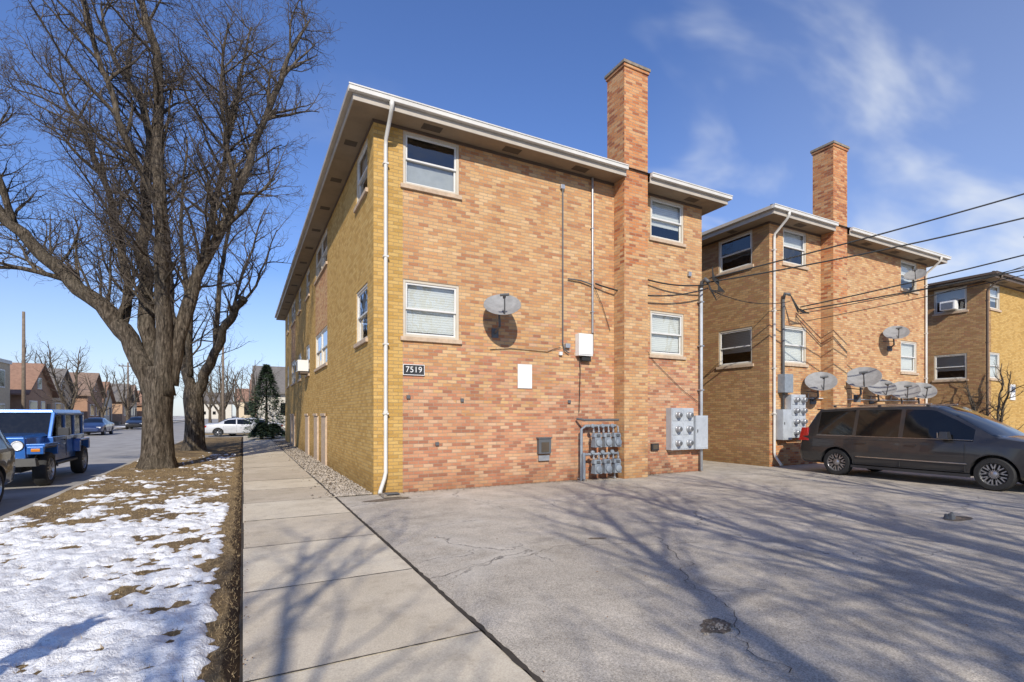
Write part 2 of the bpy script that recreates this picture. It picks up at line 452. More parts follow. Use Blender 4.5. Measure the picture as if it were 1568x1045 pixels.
def blob(mb,cx,cy,rx,ry,mat,z,ang=0,h=0):
    n=26; vs=[(cx,cy,z+h)]
    for k in range(n):
        a=2*math.pi*k/n; r=1+.4*noise.noise(Vector((math.cos(a)*1.5+cx,math.sin(a)*1.5+cy,3)))+.2*noise.noise(Vector((math.cos(a)*5+cx,math.sin(a)*5+cy,3)))
        x=rx*r*math.cos(a);y=ry*r*math.sin(a)
        vs.append((cx+x*math.cos(ang)-y*math.sin(ang),cy+x*math.sin(ang)+y*math.cos(ang),z))
    mb.add(vs,[(0,k+1,(k+1)%n+1) for k in range(n)],mat,True)
M_mud=simple('pothole_gravel',(.15,.115,.08),.95,var=.7,scale=40,bump=.012)
g=MB(); blob(g,3.06,2.58,.15,.10,M_mud,.006,.3)
blob(g,3.9,5.1,.12,.035,M_mud,.006,-.4); blob(g,2.3,9.2,.45,.13,M_mud,.005,.1)
for k in range(60):
    a=R.uniform(0,6.28); r=abs(R.gauss(0,.10)); x=3.06+r*math.cos(a); y=2.58+r*math.sin(a)*.7; q=R.uniform(.003,.009)
    g.box(x-q,x+q,y-q,y+q,.0,R.uniform(.008,.016),M_rock,q*.4,q*.4)
g.obj('pothole')
g=MB(); 
for k in range(14): 
    a=R.uniform(0,6.28); r=R.uniform(0,.09); x=9.26+r*math.cos(a); y=3.6+r*math.sin(a)*.6; q=R.uniform(.02,.05)
    g.box(x-q,x+q,y-q,y+q,.0,R.uniform(.03,.11),M_dkgrey,q*.5,q*.5)
blob(g,9.4,3.55,.3,.11,M_mud,.006)
g.obj('rubble',bevel=.008)

g=MB(); g.quad((1.56,10.0,.006),(2.22,10.0,.006),(2.22,33,.006),(1.56,33,.006),M_mud)
oc=[(1,0,0),(-1,0,0),(0,1,0),(0,-1,0),(0,0,1),(0,0,-1)]; of=[(0,2,4),(2,1,4),(1,3,4),(3,0,4),(2,0,5),(1,2,5),(3,1,5),(0,3,5)]
for k in range(4200):
    y=9.9+(R.random()**1.6)*20; x=R.uniform(1.53,2.2)
    if k%9==0: x=R.gauss(1.8,.28)
    s=R.uniform(.012,.03); a=R.uniform(0,3)
    vs=[]
    for p in oc:
        q=[p[0]*s*R.uniform(.7,1.4),p[1]*s*R.uniform(.7,1.4),p[2]*s*R.uniform(.5,.9)]
        vs.append((x+q[0]*math.cos(a)-q[1]*math.sin(a),y+q[0]*math.sin(a)+q[1]*math.cos(a),.012+s*.4+q[2]))
    g.add(vs,of,M_rock,True)
g.obj('gravel_strip',uv=False)
M_leaf=simple('dry_leaves',(.20,.11,.05),.9,var=.5,scale=15)
g=MB()
for k in range(1000):
    if k<600: x=R.uniform(2.3,11); y=9.85-abs(R.gauss(0,.09))
    elif k<800: x=R.uniform(1.5,12); y=R.uniform(1.5,9.5)
    else: x=R.gauss(0,.05)-.03; y=R.uniform(2,14)
    s=R.uniform(.01,.03) if k<600 else R.uniform(.005,.013); a=R.uniform(0,6.28)
    c,q=math.cos(a)*s,math.sin(a)*s; z=R.uniform(.012,.03)
    g.add([(x-c,y-q,z),(x+q*.6,y-c*.6,z+.006),(x+c,y+q,z),(x-q*.6,y+c*.6,z+.004)],[(0,1,2,3)],M_leaf)
g.obj('dead_leaves',uv=False)

# ------------------------------------------------------------------ buildings
WH=7.25
def wall(mb,M,L,H,ops,matfn,splits=()):
    mb.setM(M)
    us=sorted(set([0,L]+[o[0] for o in ops]+[o[1] for o in ops]+[s for s in splits if 0<s<L]))
    zs=sorted(set([-.15,H]+[o[2] for o in ops]+[o[3] for o in ops]))
    for i in range(len(us)-1):
        for j in range(len(zs)-1):
            uc=(us[i]+us[i+1])/2; zc=(zs[j]+zs[j+1])/2
            if any(o[0]<uc<o[1] and o[2]<zc<o[3] for o in ops): continue
            mb.add([(us[i],0,zs[j]),(us[i+1],0,zs[j]),(us[i+1],0,zs[j+1]),(us[i],0,zs[j+1])],[(3,2,1,0)],matfn(uc,zc))
    d=-.13
    for (a,b,c,e) in [o[:4] for o in ops]:
        m=matfn((a+b)/2,(c+e)/2)
        mb.add([(a,0,c),(a,d,c),(a,d,e),(a,0,e)],[(0,1,2,3)],m)
        mb.add([(b,0,c),(b,d,c),(b,d,e),(b,0,e)],[(3,2,1,0)],m)
        mb.add([(a,0,e),(a,d,e),(b,d,e),(b,0,e)],[(0,1,2,3)],m)
        mb.add([(a,0,c),(a,d,c),(b,d,c),(b,0,c)],[(3,2,1,0)],m)
    mb.setM(None)
def window(fr,gl,M,o,kind,sash,frm):
    a,b,c,e=o[:4]
    for m in (fr,gl): m.setM(M)
    y0,y1=-.095,-.012; w=.055
    fr.box(a,a+w,y0,y1,c,e,frm); fr.box(b-w,b,y0,y1,c,e,frm)
    fr.box(a+w,b-w,y0,y1,e-w,e,frm); fr.box(a+w,b-w,y0,y1,c,c+w,frm)
    n=2 if (b-a)>1.9 else 1
    W=(b-a-2*w)/n
    for k in range(n):
        A=a+w+k*W; B=A+W; mid=(c+e)/2; s=.038
        if n==2: 
            if k==0: B-=.02
            else: A+=.02; fr.box(A-.04,A,y0,y1-.004,c+w,e-w,frm)
        for (z0,z1,ya,yb) in ((mid-.02,e-w,-.062,-.028),(c+w,mid+.02,-.092,-.064)):
            fr.box(A,A+s,ya,yb,z0,z1,sash); fr.box(B-s,B,ya,yb,z0,z1,sash)
            fr.box(A+s,B-s,ya,yb,z1-s,z1,sash); fr.box(A+s,B-s,ya,yb,z0,z0+s,sash)
            ym=(ya+yb)/2
            gl.add([(A+s,ym,z0+s),(B-s,ym,z0+s),(B-s,ym,z1-s),(A+s,ym,z1-s)],[(3,2,1,0)],M_glass)
    if kind:
        zb=c if kind==1 else (mid if kind==2 else c+.35*(e-c))
        if kind==4:
            gl.add([(a,-.12,c),(b,-.12,c),(b,-.12,mid),(a,-.12,mid)],[(3,2,1,0)],M_curt)
        else:
            if kind==1: zb=c+.12
            gl.add([(a,-.12,zb),(b,-.12,zb),(b,-.12,e),(a,-.12,e)],[(3,2,1,0)],M_blind)
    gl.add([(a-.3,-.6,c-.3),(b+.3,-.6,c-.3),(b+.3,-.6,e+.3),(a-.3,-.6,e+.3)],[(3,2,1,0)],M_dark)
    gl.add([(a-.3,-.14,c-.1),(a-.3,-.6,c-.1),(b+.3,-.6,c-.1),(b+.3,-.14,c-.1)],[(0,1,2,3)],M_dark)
    fr.box(a-.06,b+.05,-.03,.05,c-.085,c,M_sill)
    for m in (fr,gl): m.setM(None)

def building(name,X0,X1,Y0,Y1,back,left,right,chim,backmat,sidemat,quoin,trim=None,gut=None,ov=.45,panels=(),qmat=None):
    trim=trim or M_gut; gut=gut or M_trim; qmat=qmat or sidemat
    root=empty(name,(X0,Y0,0)); T=Matrix.Translation((-X0,-Y0,0))
    def fin(mb,nm,**k):
        o=mb.obj(nm,root,**k); o.matrix_parent_inverse=T; return o
    wl=MB();fr=MB();gl=MB()
    FB=frame((X0,Y0,0),(1,0,0),(0,-1,0)); FL=frame((X0,Y0,0),(0,1,0),(-1,0,0)); FR=frame((X1,Y0,0),(0,1,0),(1,0,0)); FF=frame((X0,Y1,0),(1,0,0),(0,1,0))
    ob=[(a-X0,b-X0,c,d,k) for a,b,c,d,k in back]; ol=[(a-Y0,b-Y0,c,d,k) for a,b,c,d,k in left]; orr=[(a-Y0,b-Y0,c,d,k) for a,b,c,d,k in right]
    wall(wl,FB,X1-X0,WH,ob,lambda u,z: qmat if u<quoin else backmat,[quoin])
    def sm(u,z):
        for p in panels:
            if p[0]<u+Y0<p[1] and p[2]<z<p[3]: return p[4]
        return sidemat
    wall(wl,FL,Y1-Y0,WH,ol,sm,[p[i]-Y0 for p in panels for i in (0,1)])
    wall(wl,FR,Y1-Y0,WH,orr,lambda u,z: sidemat)
    wall(wl,FF,X1-X0,WH,[],lambda u,z: sidemat)
    fin(wl,'walls')
    for F,os in ((FB,ob),(FL,ol),(FR,orr)):
        for o in os: window(fr,gl,F,o,o[4],M_sash,M_frame)
    fin(fr,'window_frames',bevel=.004,seg=1); fin(gl,'window_panes')
    c0,c1=chim; cm=MB()
    cm.box(c0,c1,Y0-.39,Y0+.26,-.1,9.92,M_chm); fin(cm,'chimney')
    cp=MB(); cp.box(c0-.03,c1+.03,Y0-.42,Y0+.29,9.92,9.99,M_chm)
    cp.box(c0-.055,c1+.055,Y0-.445,Y0+.315,9.99,10.06,M_conc); cp.box(c0-.055,c1+.055,Y0-.445,Y0+.315,10.062,10.14,M_conc,.14,.14)
    cp.cyl(((c0+c1)/2,Y0-.06,10.08),((c0+c1)/2,Y0-.06,10.2),.13,12,M_dkgrey)
    fin(cp,'chimney_cap',bevel=.01)
    ev=MB(); zf=WH
    xs=[(X0-ov,c0-.004),(c1+.004,X1+ov)]
    for a,b in xs:
        ev.box(a,b,Y0-ov,Y0+.1,zf,zf+.03,M_sof)
        ev.box(a-(.02 if a<c0 and a<X0 else 0),b+(.02 if b>X1 else 0),Y0-ov-.02,Y0-ov-.001,zf-.012,zf+.15,trim)
        ev.box(a-(.10 if a<X0 else 0),b+(.10 if b>X1 else 0),Y0-ov-.105,Y0-ov-.021,zf+.115,zf+.215,gut)
        ev.box(a-(.11 if a<X0 else 0),b+(.11 if b>X1 else 0),Y0-ov-.118,Y0-ov-.106,zf+.195,zf+.222,gut)
        ev.box(a-(.09 if a<X0 else 0),b+(.09 if b>X1 else 0),Y0-ov-.03,Y0-ov+.05,zf+.216,zf+.24,M_vent)
    ev.box(X0-ov,X0+.1,Y0+.101,Y1+ov,zf,zf+.03,M_sof); ev.box(X1-.1,X1+ov,Y0+.101,Y1+ov,zf,zf+.03,M_sof)
    ev.box(X0-ov-.02,X0-ov-.001,Y0-ov,Y1+ov,zf-.010,zf+.148,trim); ev.box(X1+ov+.001,X1+ov+.02,Y0-ov,Y1+ov,zf-.010,zf+.148,trim)
    ev.box(X0-ov-.105,X0-ov-.021,Y0-ov-.020,Y1+ov+.1,zf+.117,zf+.213,M_gut if gut is M_trim else gut); ev.box(X1+ov+.021,X1+ov+.105,Y0-ov-.020,Y1+ov+.1,zf+.117,zf+.213,gut)
    ev.box(X0+.1,X1-.1,Y1-.1,Y1+ov,zf,zf+.03,M_sof); ev.box(X0-ov,X1+ov,Y1+ov+.001,Y1+ov+.02,zf-.01,zf+.145,trim)
    y=Y0+1.0
    while y<Y1:
        ev.box(X0-ov+.1,X0-.1,y,y+.22,zf-.004,zf+.001,M_vent); y+=1.9
    x=X0+.9
    while x<X1:
        if not(c0-.6<x<c1+.1): ev.box(x,x+.4,Y0-ov+.12,Y0-.12,zf-.004,zf+.001,M_vent)
        x+=1.8
    ev.box(X0,c0-.004,Y0-.02,Y0-.001,WH-.06,WH-.002,M_brntrim); ev.box(c1+.004,X1,Y0-.02,Y0-.001,WH-.06,WH-.002,M_brntrim)
    ev.box(X0-.02,X0-.001,Y0-.02,Y1,WH-.06,WH-.002,M_brntrim)
    fin(ev,'eaves_and_gutters',bevel=.005,seg=1)
    rf=MB(); a,b,c,d=X0-ov,X1+ov,Y0-ov,Y1+ov; z=zf+.235; zr=z+.28; hw=(b-a)/2
    rf.add([(a,c,z),(b,c,z),(b,d,z),(a,d,z),((a+b)/2,c+hw,zr),((a+b)/2,d-hw,zr)],[(0,1,4),(1,2,5,4),(2,3,5),(3,0,4,5)],M_roof)
    fin(rf,'roof')
    return root,fin
LO=(3.10,4.24); HI=(6.12,7.19)
b1,fin1=building('brick_apartment_building',2.22,11.15,9.9,33.2,
  [(2.80,3.99,*HI,4),(2.80,3.99,*LO,1),(9.28,10.47,*HI,3),(9.28,10.47,*LO,1)],
  [(10.45,11.6,*HI,2),(10.45,11.6,*LO,2),(16.0,18.8,*HI,1),(16.0,18.8,*LO,3),(20.6,21.8,*HI,2),(20.6,21.8,*LO,0),(23.8,25.0,*HI,1),(23.8,25.0,*LO,2),(26.5,28.8,*HI,3),(26.5,28.8,*LO,1),(30.4,31.6,*HI,1),(30.4,31.6,*LO,1)],
  [(10.6,11.8,*HI,1),(10.6,11.8,*LO,1),(16,17.2,*HI,1),(16,17.2,*LO,1)],
  (8.09,8.83),M_brick,M_yel,.57,panels=[(16.0,18.8,4.24,6.12,M_brick),(26.5,28.8,4.24,6.12,M_brick)])
b2,fin2=building('brick_apartment_building',13.72,22.95,9.68,33,
  [(14.35,15.5,*HI,2),(14.35,15.5,*LO,1),(21.1,22.25,*HI,3),(21.1,22.25,*LO,1)],
  [(10.25,11.5,*HI,0),(10.25,11.5,*LO,3),(16,17.2,*HI,1),(16,17.2,*LO,1)],[],
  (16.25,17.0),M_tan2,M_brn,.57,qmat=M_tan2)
b3,fin3=building('brick_apartment_building',27.95,37,9.68,33,
  [(28.4,29.4,*HI,3),(28.4,29.4,*LO,1),(35,36,*HI,1),(35,36,*LO,1)],
  [(10.3,11.5,*HI,2),(10.3,11.5,*LO,3),(16,17.2,*HI,1),(16,17.2,*LO,1)],[],
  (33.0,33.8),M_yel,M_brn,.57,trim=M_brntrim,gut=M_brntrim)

g=MB()
for a,b in ((16.0,16.9),(17.9,18.8),(20.6,21.6),(26.5,27.4),(28.0,28.8)):
    g.box(2.16,2.219,a,b,.0,1.5,M_sill); g.box(2.13,2.165,a-.06,b+.06,1.5,1.58,M_sill)
fin1(g,'basement_panels',bevel=.01)
g=MB(); g.box(1.82,2.2,20.75,21.4,3.2,3.62,M_white)
for k in range(7): g.box(1.81,1.819,20.8,21.35,3.25+k*.05,3.27+k*.05,M_dkgrey)
g.box(1.9,2.2,20.7,21.45,3.1,3.17,M_brntrim); g.obj('air_conditioner',bevel=.01)
g=MB(); g.box(27.62,27.96,10.6,11.15,6.2,6.58,M_white)
for k in range(6): g.box(27.60,27.618,10.65,11.1,6.24+k*.05,6.26+k*.05,M_dkgrey)
g.obj('air_conditioner',bevel=.01)

def downspout(fin,x,Y0,kick=-.14,top=WH+.13,mat=M_trim,out=.16):
    g=MB(); yy=Y0-.06; r=.038
    g.tube([(x,Y0-.52,top),(x,Y0-.52,top-.10),(x,Y0-.45,top-.20),(x,yy-.02,top-.50),(x,yy,top-.62),(x,yy,.42),(x+kick*.25,yy-.03,.30),(x+kick,yy-out,.10),(x+kick*1.1,yy-out*1.2,.05)],[.05,.042,r,r,r,r,r,r,.044],10,mat)
    for z in (6.4,4.6,2.9,1.55): g.box(x-.05,x+.05,yy-.041,Y0-.002,z,z+.03,mat)
    g.tube([(x,yy,1.62),(x,yy,1.54)],.045,10,mat)
    fin(g,'downspout')
downspout(fin1,2.44,9.9)
downspout(fin2,13.86,9.68,kick=.05)
downspout(fin2,22.8,9.68,kick=.05)
downspout(fin3,28.0,9.68,kick=.05,mat=M_brntrim)
g=MB(); g.box(2.28,2.62,9.35,9.62,.01,.07,M_conc,.02,.02); g.box(2.33,2.57,9.32,9.5,.071,.09,M_dkgrey); g.obj('splash_block',bevel=.01)

g=MB()
g.tube([(6.55,9.85,6.78),(6.55,9.85,3.2),(6.6,9.85,3.05),(6.72,9.84,2.98)],.016,8,M_dkgrey)
g.tube([(7.40,9.85,7.22),(7.40,9.85,3.0)],.026,8,M_steel)
g.tube([(7.40,9.83,3.5),(7.32,9.8,3.3)],.02,6,M_black)
for z in (4,5,6): g.box(7.36,7.44,9.82,9.9,z,z+.02,M_steel)
g.box(6.93,7.33,9.74,9.896,2.93,3.45,M_white); g.box(6.95,7.31,9.728,9.738,2.96,3.42,M_white)
g.box(7.05,7.3,9.78,9.896,2.82,2.925,M_black)
g.tube([(7.0,9.82,2.93),(7.05,9.86,2.6),(7.02,9.87,1.6)],.010,6,M_black)
g.box(6.5,6.6,9.83,9.896,6.78,6.88,M_steel)
g.box(6.62,6.74,9.82,9.896,3.1,3.2,M_steel); g.box(6.46,6.54,9.84,9.896,2.92,3.0,M_white)
g.tube([(6.5,9.86,3.1),(6.3,9.87,3.05),(6.15,9.88,2.98),(5.2,9.88,3.0),(4.7,9.88,2.95)],.008,5,M_black)
g.tube([(7.40,9.84,4.7),(7.7,9.86,4.2),(7.95,9.87,3.6)],.008,5,M_black)
g.tube([(8.85,9.86,3.5),(9.4,9.87,2.9),(10.4,9.87,2.2),(10.95,9.86,1.9)],.008,5,M_black)
g.tube([(6.7,9.86,4.72),(7.05,9.85,4.72),(7.38,9.84,4.66)],.018,6,M_dkgrey)
fin1(g,'conduits_and_boxes',bevel=.006)
g=MB(); g.box(5.38,5.74,9.875,9.897,2.13,2.67,M_white); fin1(g,'notice_board',bevel=.004)
g=MB(); g.box(2.80,3.22,9.872,9.896,2.34,2.54,M_blkpl)
for a,b,c,d in ((2.79,3.23,2.332,2.344),(2.79,3.23,2.536,2.548),(2.79,2.80,2.344,2.536),(3.22,3.23,2.344,2.536)): g.box(a,b,9.866,9.896,c,d,M_white)
num=empty('house_number_sign',(3.0,9.88,2.44)); T=Matrix.Translation((-3.0,-9.88,-2.44))
o=g.obj('plate',num); o.matrix_parent_inverse=T
fc=D.curves.new('digits','FONT'); fc.body='7519'; fc.size=.165; fc.align_x='CENTER'; fc.align_y='CENTER'; fc.extrude=.002; fc.space_character=1.05
fc.materials.append(M_white); o=D.objects.new('digits',fc); link(o,num); o.location=(.01,-.012,0); o.rotation_euler=(math.radians(90),0,0)
g=MB()
for x,z in ((4.05,1.85),(3.5,.95),(6.75,1.85),(2.9,1.9)):
    g.box(x-.035,x+.035,9.86,9.897,z-.035,z+.035,M_dkgrey)
g.box(5.88,6.2,9.8,9.896,.66,1.0,M_dkgrey); g.box(5.94,6.14,9.79,9.799,.7,.92,M_vent); g.box(5.86,6.22,9.78,9.896,1.0,1.03,M_dkgrey)
g.box(5.9,6.18,9.84,9.896,.5,.62,M_steel)
g.box(9.28,9.52,9.84,9.896,.62,.8,M_blkpl); g.box(9.32,9.48,9.835,9.839,.65,.77,M_vent)
fin1(g,'wall_vents',bevel=.005)
g=MB()
g.tube([(11.02,9.80,.02),(11.02,9.80,5.0)],.042,10,M_grey)
g.tube([(11.02,9.80,5.0),(11.02,9.78,5.14),(11.02,9.66,5.2),(11.02,9.56,5.1)],.055,10,M_dkgrey)
for z in (.8,2.2,3.4,4.6): g.box(10.96,11.08,9.75,9.899,z,z+.03,M_steel)
for k in range(6):
    a=k*.05
    g.tube([(11.02,9.57,5.08),(10.95+a,9.45,4.86-a),(11.2+a,9.4,4.85),(11.3-a,9.45,5.15),(11.1,9.5,5.25+a)],.015,5,M_black)
g.box(10.6,10.7,9.84,9.896,5.28,5.4,M_steel)
g.obj('service_riser_pipe')

def meterbank(x0,x1,z0,z1,Y,cols,rows,ext):
    g=MB(); g.box(x0,x1,Y-.2,Y-.003,z0,z1,M_grey)
    W=(x1-x0)/cols; H=(z1-z0)/rows
    for i in range(cols):
        for j in range(rows):
            cx=x0+W*(i+.5); cz=z0+H*(j+.5)
            g.box(cx-W*.42,cx+W*.42,Y-.212,Y-.2,cz-H*.42,cz+H*.42,M_grey)
            g.lathe((cx,Y-.21,cz),(0,-1,0),[(.088,0),(.088,.03),(.078,.035),(.076,.11),(.06,.13),(0.001,.132)],18,M_steel)
            g.lathe((cx,Y-.30,cz),(0,-1,0),[(.055,.03),(.05,.045),(.001,.046)],14,M_dkgrey)
    a,b,c,d=ext
    g.box(a,b,Y-.24,Y-.003,c,d,M_grey); g.box(a+.02,b-.02,Y-.248,Y-.241,c+.03,d-.03,M_grey); g.box(a+.04,a+.07,Y-.262,Y-.249,(c+d)/2,(c+d)/2+.08,M_dkgrey)
    return g
g=meterbank(9.82,10.62,.62,1.72,9.9,2,3,(10.66,11.12,.62,1.52)); g.obj('electric_meter_cabinet',bevel=.008)
g=meterbank(14.45,15.15,.85,2.15,9.68,2,4,(14.0,14.42,.8,1.7)); g.box(14.1,14.5,9.45,9.677,2.2,2.75,M_meter); g.obj('electric_meter_cabinet',bevel=.008)
g=MB(); g.tube([(14.25,9.6,1.7),(14.25,9.6,5.0)],.04,10,M_dkgrey); g.tube([(14.25,9.6,5.0),(14.25,9.55,5.15),(14.3,9.42,5.1)],.05,8,M_dkgrey)
for k in range(4): g.tube([(14.3,9.42,5.1),(14.5,9.3,4.7-.05*k),(14.8+.1*k,9.35,4.6),(14.9,9.5,4.75)],.014,5,M_black)
g.obj('service_riser_pipe')
g=MB()
Yg=9.62
g.tube([(6.98,Yg+.1,0),(6.98,Yg+.1,1.2),(7.1,Yg+.1,1.28),(8.0,Yg+.1,1.28)],.035,8,M_meter)
g.tube([(7.1,Yg,1.42),(8.0,Yg,1.42)],.03,8,M_dkgrey); g.tube([(6.98,Yg,.62),(8.0,Yg,.62)],.03,8,M_meter)
g.tube([(6.98,Yg,.05),(6.98,Yg,.66)],.04,8,M_meter); g.tube([(6.92,Yg+.2,1.45),(7.0,Yg,1.42),(7.1,Yg,1.42)],.03,8,M_dkgrey)
for j,z in enumerate((.78,.16)):
    for i in range(3):
        cx=7.32+i*.29
        g.box(cx-.10,cx+.10,Yg-.12,Yg+.06,z,z+.23,M_meter,.015,.02)
        g.lathe((cx,Yg-.12,z+.11),(0,-1,0),[(.09,0),(.085,.03),(.05,.045),(.001,.046)],16,M_meter)
        g.box(cx-.11,cx+.11,Yg-.10,Yg+.05,z+.235,z+.33,M_meter,.02,.02)
        g.box(cx-.045,cx+.045,Yg-.125,Yg-.101,z+.25,z+.31,M_dkgrey)
        for s in (-.075,.075):
            g.tube([(cx+s,Yg-.02,z+.33),(cx+s,Yg-.02,z+.42),(cx+s*1.0,Yg+.0,z+.5)],.018,8,M_meter)
            g.lathe((cx+s,Yg-.02,z+.35),(0,0,1),[(.03,0),(.03,.04)],8,M_steel)
        g.lathe((cx-.12,Yg-.04,z+.5),(0,-1,0),[(.045,-.03),(.055,0),(.045,.03),(.001,.031)],12,M_meter)
for x in (7.0,7.9): g.box(x-.02,x+.02,Yg-.02,Yg+.28,.02,.05,M_steel); g.tube([(x,Yg+.02,0),(x,Yg+.02,.2)],.02,6,M_steel)
g.obj('gas_meter_bank',bevel=.006,sharp=40)

def dish_mesh():
    g=MB()
    nrm=Vector((-.30,-.62,.70)).normalized()
    prof=[(.001,-.065),(.12,-.058),(.24,-.035),(.34,.0),(.385,.018),(.39,.012),(.35,-.012),(.24,-.05),(.1,-.078),(.001,-.08)]
    g.lathe((0,0,0),nrm,prof,36,M_dish)
    back=-nrm*.07; low=Vector((0,.12,-.42)); foot=Vector((.06,.47,-.52))
    g.tube([back,back-nrm*.10,Vector((0,.16,-.12)),low],[.05,.035,.025,.025],8,M_dkgrey)
    g.tube([low,foot],[.025,.025],8,M_dkgrey)
    g.tube([Vector((0,.12,-.3)),Vector((-.18,.47,-.25))],.012,6,M_dkgrey); g.tube([Vector((0,.12,-.3)),Vector((.2,.47,-.25))],.012,6,M_dkgrey)
    g.box(-.02,.14,.46,.49,-.62,-.42,M_dkgrey)
    dn=Vector((-.05,-.35,-.9)); dn=(dn-nrm*dn.dot(nrm)).normalized()
    e=dn*.36; tip=dn*.30+nrm*.42
    g.tube([back+dn*.1,e,tip],[.016,.016,.014],6,M_dkgrey)
    g.tube([tip,tip-nrm*.10-dn*.05],[.035,.03],10,M_dkgrey)
    side=nrm.cross(dn)
    g.tube([tip-side*.09,tip+side*.09],.028,8,M_dkgrey)
    return g
src=dish_mesh().obj('satellite_dish',bevel=0,sharp=40); src.location=(4.76,9.42,3.83)
for x,z,s,a,y in ((15.45,2.55,1.1,-.5,9.2),(17.25,2.72,1.25,-.7,8.95),(18.85,2.45,1.05,-.4,9.2),(20.3,2.4,1.15,-.6,9.2),(21.5,2.4,1.1,-.5,9.2),(19.8,4.36,.95,-.6,9.22),(21.25,6.55,.85,-.8,9.3)):
    o=D.objects.new('satellite_dish',src.data); link(o); o.location=(x,y,z); o.scale=(s,s,s); o.rotation_euler=(0,0,a)
g=MB(); g.tube([(15.2,9.62,2.05),(22.3,9.62,2.05)],.02,8,M_steel)
for x in (15.5,17.4,19,20.3,21.5): g.tube([(x,9.62,2.05),(x,9.62,2.2)],.02,6,M_steel)
fin2(g,'dish_rack')
g=MB(); g.box(30.4,30.9,9.64,9.677,2.2,2.9,M_white); g.box(30.46,30.84,9.632,9.639,2.55,2.8,M_pnavy); g.obj('notice_sign')
# ------------------------------------------------------------------ wires + poles
def pole(x,y,h,arm=0,r=.15,mat=M_wood,name='utility_pole'):
    e=empty(name,(x,y,0)); g=MB(); g.tube([(0,0,-.3),(0,0,h*.5),(0,0,h)],[r,r*.85,r*.65],12,mat)
    g.obj('shaft',e)
    if arm:
        g=MB(); g.box(-1.1,1.1,-.06,.06,h-.6,h-.48,mat)
        for k in (-1,-.5,.5,1): g.cyl((k,0,h-.48),(k,0,h-.32),.04,8,M_dkgrey)
        g.obj('crossarm',e)
    return e
pole(22,-2,10.5,1); pole(-1.6,52,8.0,0,.13,M_wood); pole(-14.6,90,9,1)
pole(-15.2,53,9.6,0,.14,M_wood)
def wires(name,lst,r=.011):
    c=D.curves.new(name,'CURVE'); c.dimensions='3D'; c.bevel_depth=r; c.bevel_resolution=1
    for a,b,sag in lst:
        s=c.splines.new('POLY'); n=24; s.points.add(n)
        for i in range(n+1):
            t=i/n; p=Vector(a).lerp(Vector(b),t); s.points[i].co=(p.x,p.y,p.z-4*sag*t*(1-t),1)
    c.materials.append(M_black); link(D.objects.new(name,c))
wires('overhead_wire',[((11.05,9.55,5.2),(22,-2,9.0),.25),((11.05,9.55,5.1),(22,-2,8.3),.45),((7.45,9.8,4.68),(11.05,9.6,4.95),.25),((8.9,9.8,5.0),(11.05,9.6,5.05),.1),
  ((14.9,9.5,4.8),(22,-2,7.6),.25),((14.9,9.5,4.7),(22,-2,6.6),.2)],.019)
wires('telephone_wire',[((14.9,9.5,4.6),(22,-2,7.2),.3),((15.2,9.5,4.4),(22,-2,6.9),.2),((22.9,9.5,6.0),(22,-2,8.8),.3),((11.05,9.55,4.9),(14.3,9.42,4.9),.2)],.011)
wires('street_wire',[((-1.6,52,7.4),(-14.6,90,8.5),.5)],.013)
e=empty('shadow_caster_post',(-2.4,1.3,0)); g=MB(); g.tube([(0,0,-.05),(0,0,2.6)],.035,8,M_steel); g.obj('post',e)  # unseen post and panel, added to cast the shadow streak on the snow
g=MB(); g.box(-.12,.12,-.045,-.036,2.15,2.56,M_white); g.obj('panel',e,bevel=.004)

# ------------------------------------------------------------------ trees
def rnd_perp(d,rg):
    v=Vector((rg.gauss(0,1),rg.gauss(0,1),rg.gauss(0,1))); v=v-d*v.dot(d); return v.normalized()
def catmull(P,n):
    out=[]
    for i in range(len(P)-1):
        p0=P[max(i-1,0)];p1=P[i];p2=P[i+1];p3=P[min(i+2,len(P)-1)]
        for k in range(n):
            t=k/n
            out.append([.5*((2*b)+(-a+c)*t+(2*a-5*b+4*c-d)*t*t+(-a+3*b-3*c+d)*t**3) for a,b,c,d in zip(p0,p1,p2,p3)])
    out.append(list(P[-1])); return out
def spawn(g,pts,rads,level,rg,sp,cfg):
    if level>=len(cfg): return
    ln,rr,gap,wob,up=cfg[level]
    acc=rg.uniform(0,gap)+ (sp if level==0 else gap*.5); L=0; tot=sum((b-a).length for a,b in zip(pts[:-1],pts[1:]))
    for i in range(len(pts)-1):
        seg=pts[i+1]-pts[i]; sl=seg.length
        while acc<L+sl:
            f=(acc-L)/sl; p=pts[i].lerp(pts[i+1],f); r=rads[i]*(1-f)+rads[i+1]*f; t=acc/tot
            d=seg.normalized(); a=math.radians(rg.uniform(28,62)); q=rnd_perp(d,rg)
            if level<=1 and q.z<-.2 and rg.random()<.75: q.z=-q.z; q=(q-d*q.dot(d)).normalized()
            dd=(d*math.cos(a)+q*math.sin(a)).normalized()
            l=ln*rg.uniform(.55,1.25)*(1.15-.55*t); r0=min(rr*rg.uniform(.7,1.2),r*.75)
            grow(g,p,dd,l,r0,level,rg,cfg,wob,up)
            acc+=gap*rg.uniform(.5,1.5)
        L+=sl
def grow(g,p,d,l,r0,level,rg,cfg,wob,up):
    n=(7,5,4,3,2)[min(level,4)]; pts=[p.copy()]; rads=[r0]
    for i in range(n):
        d=(d+Vector((rg.gauss(0,wob),rg.gauss(0,wob),rg.gauss(0,wob)+up))).normalized()
        pts.append(pts[-1]+d*(l/n)); rads.append(max(.0035,r0*(1-.78*(i+1)/n)))
    g.tube(pts,rads,(7,5,3,3,3)[min(level,4)],M_bark if level==0 else M_twig,cap=False)
    spawn(g,pts,rads,level+1,rg,0,cfg)
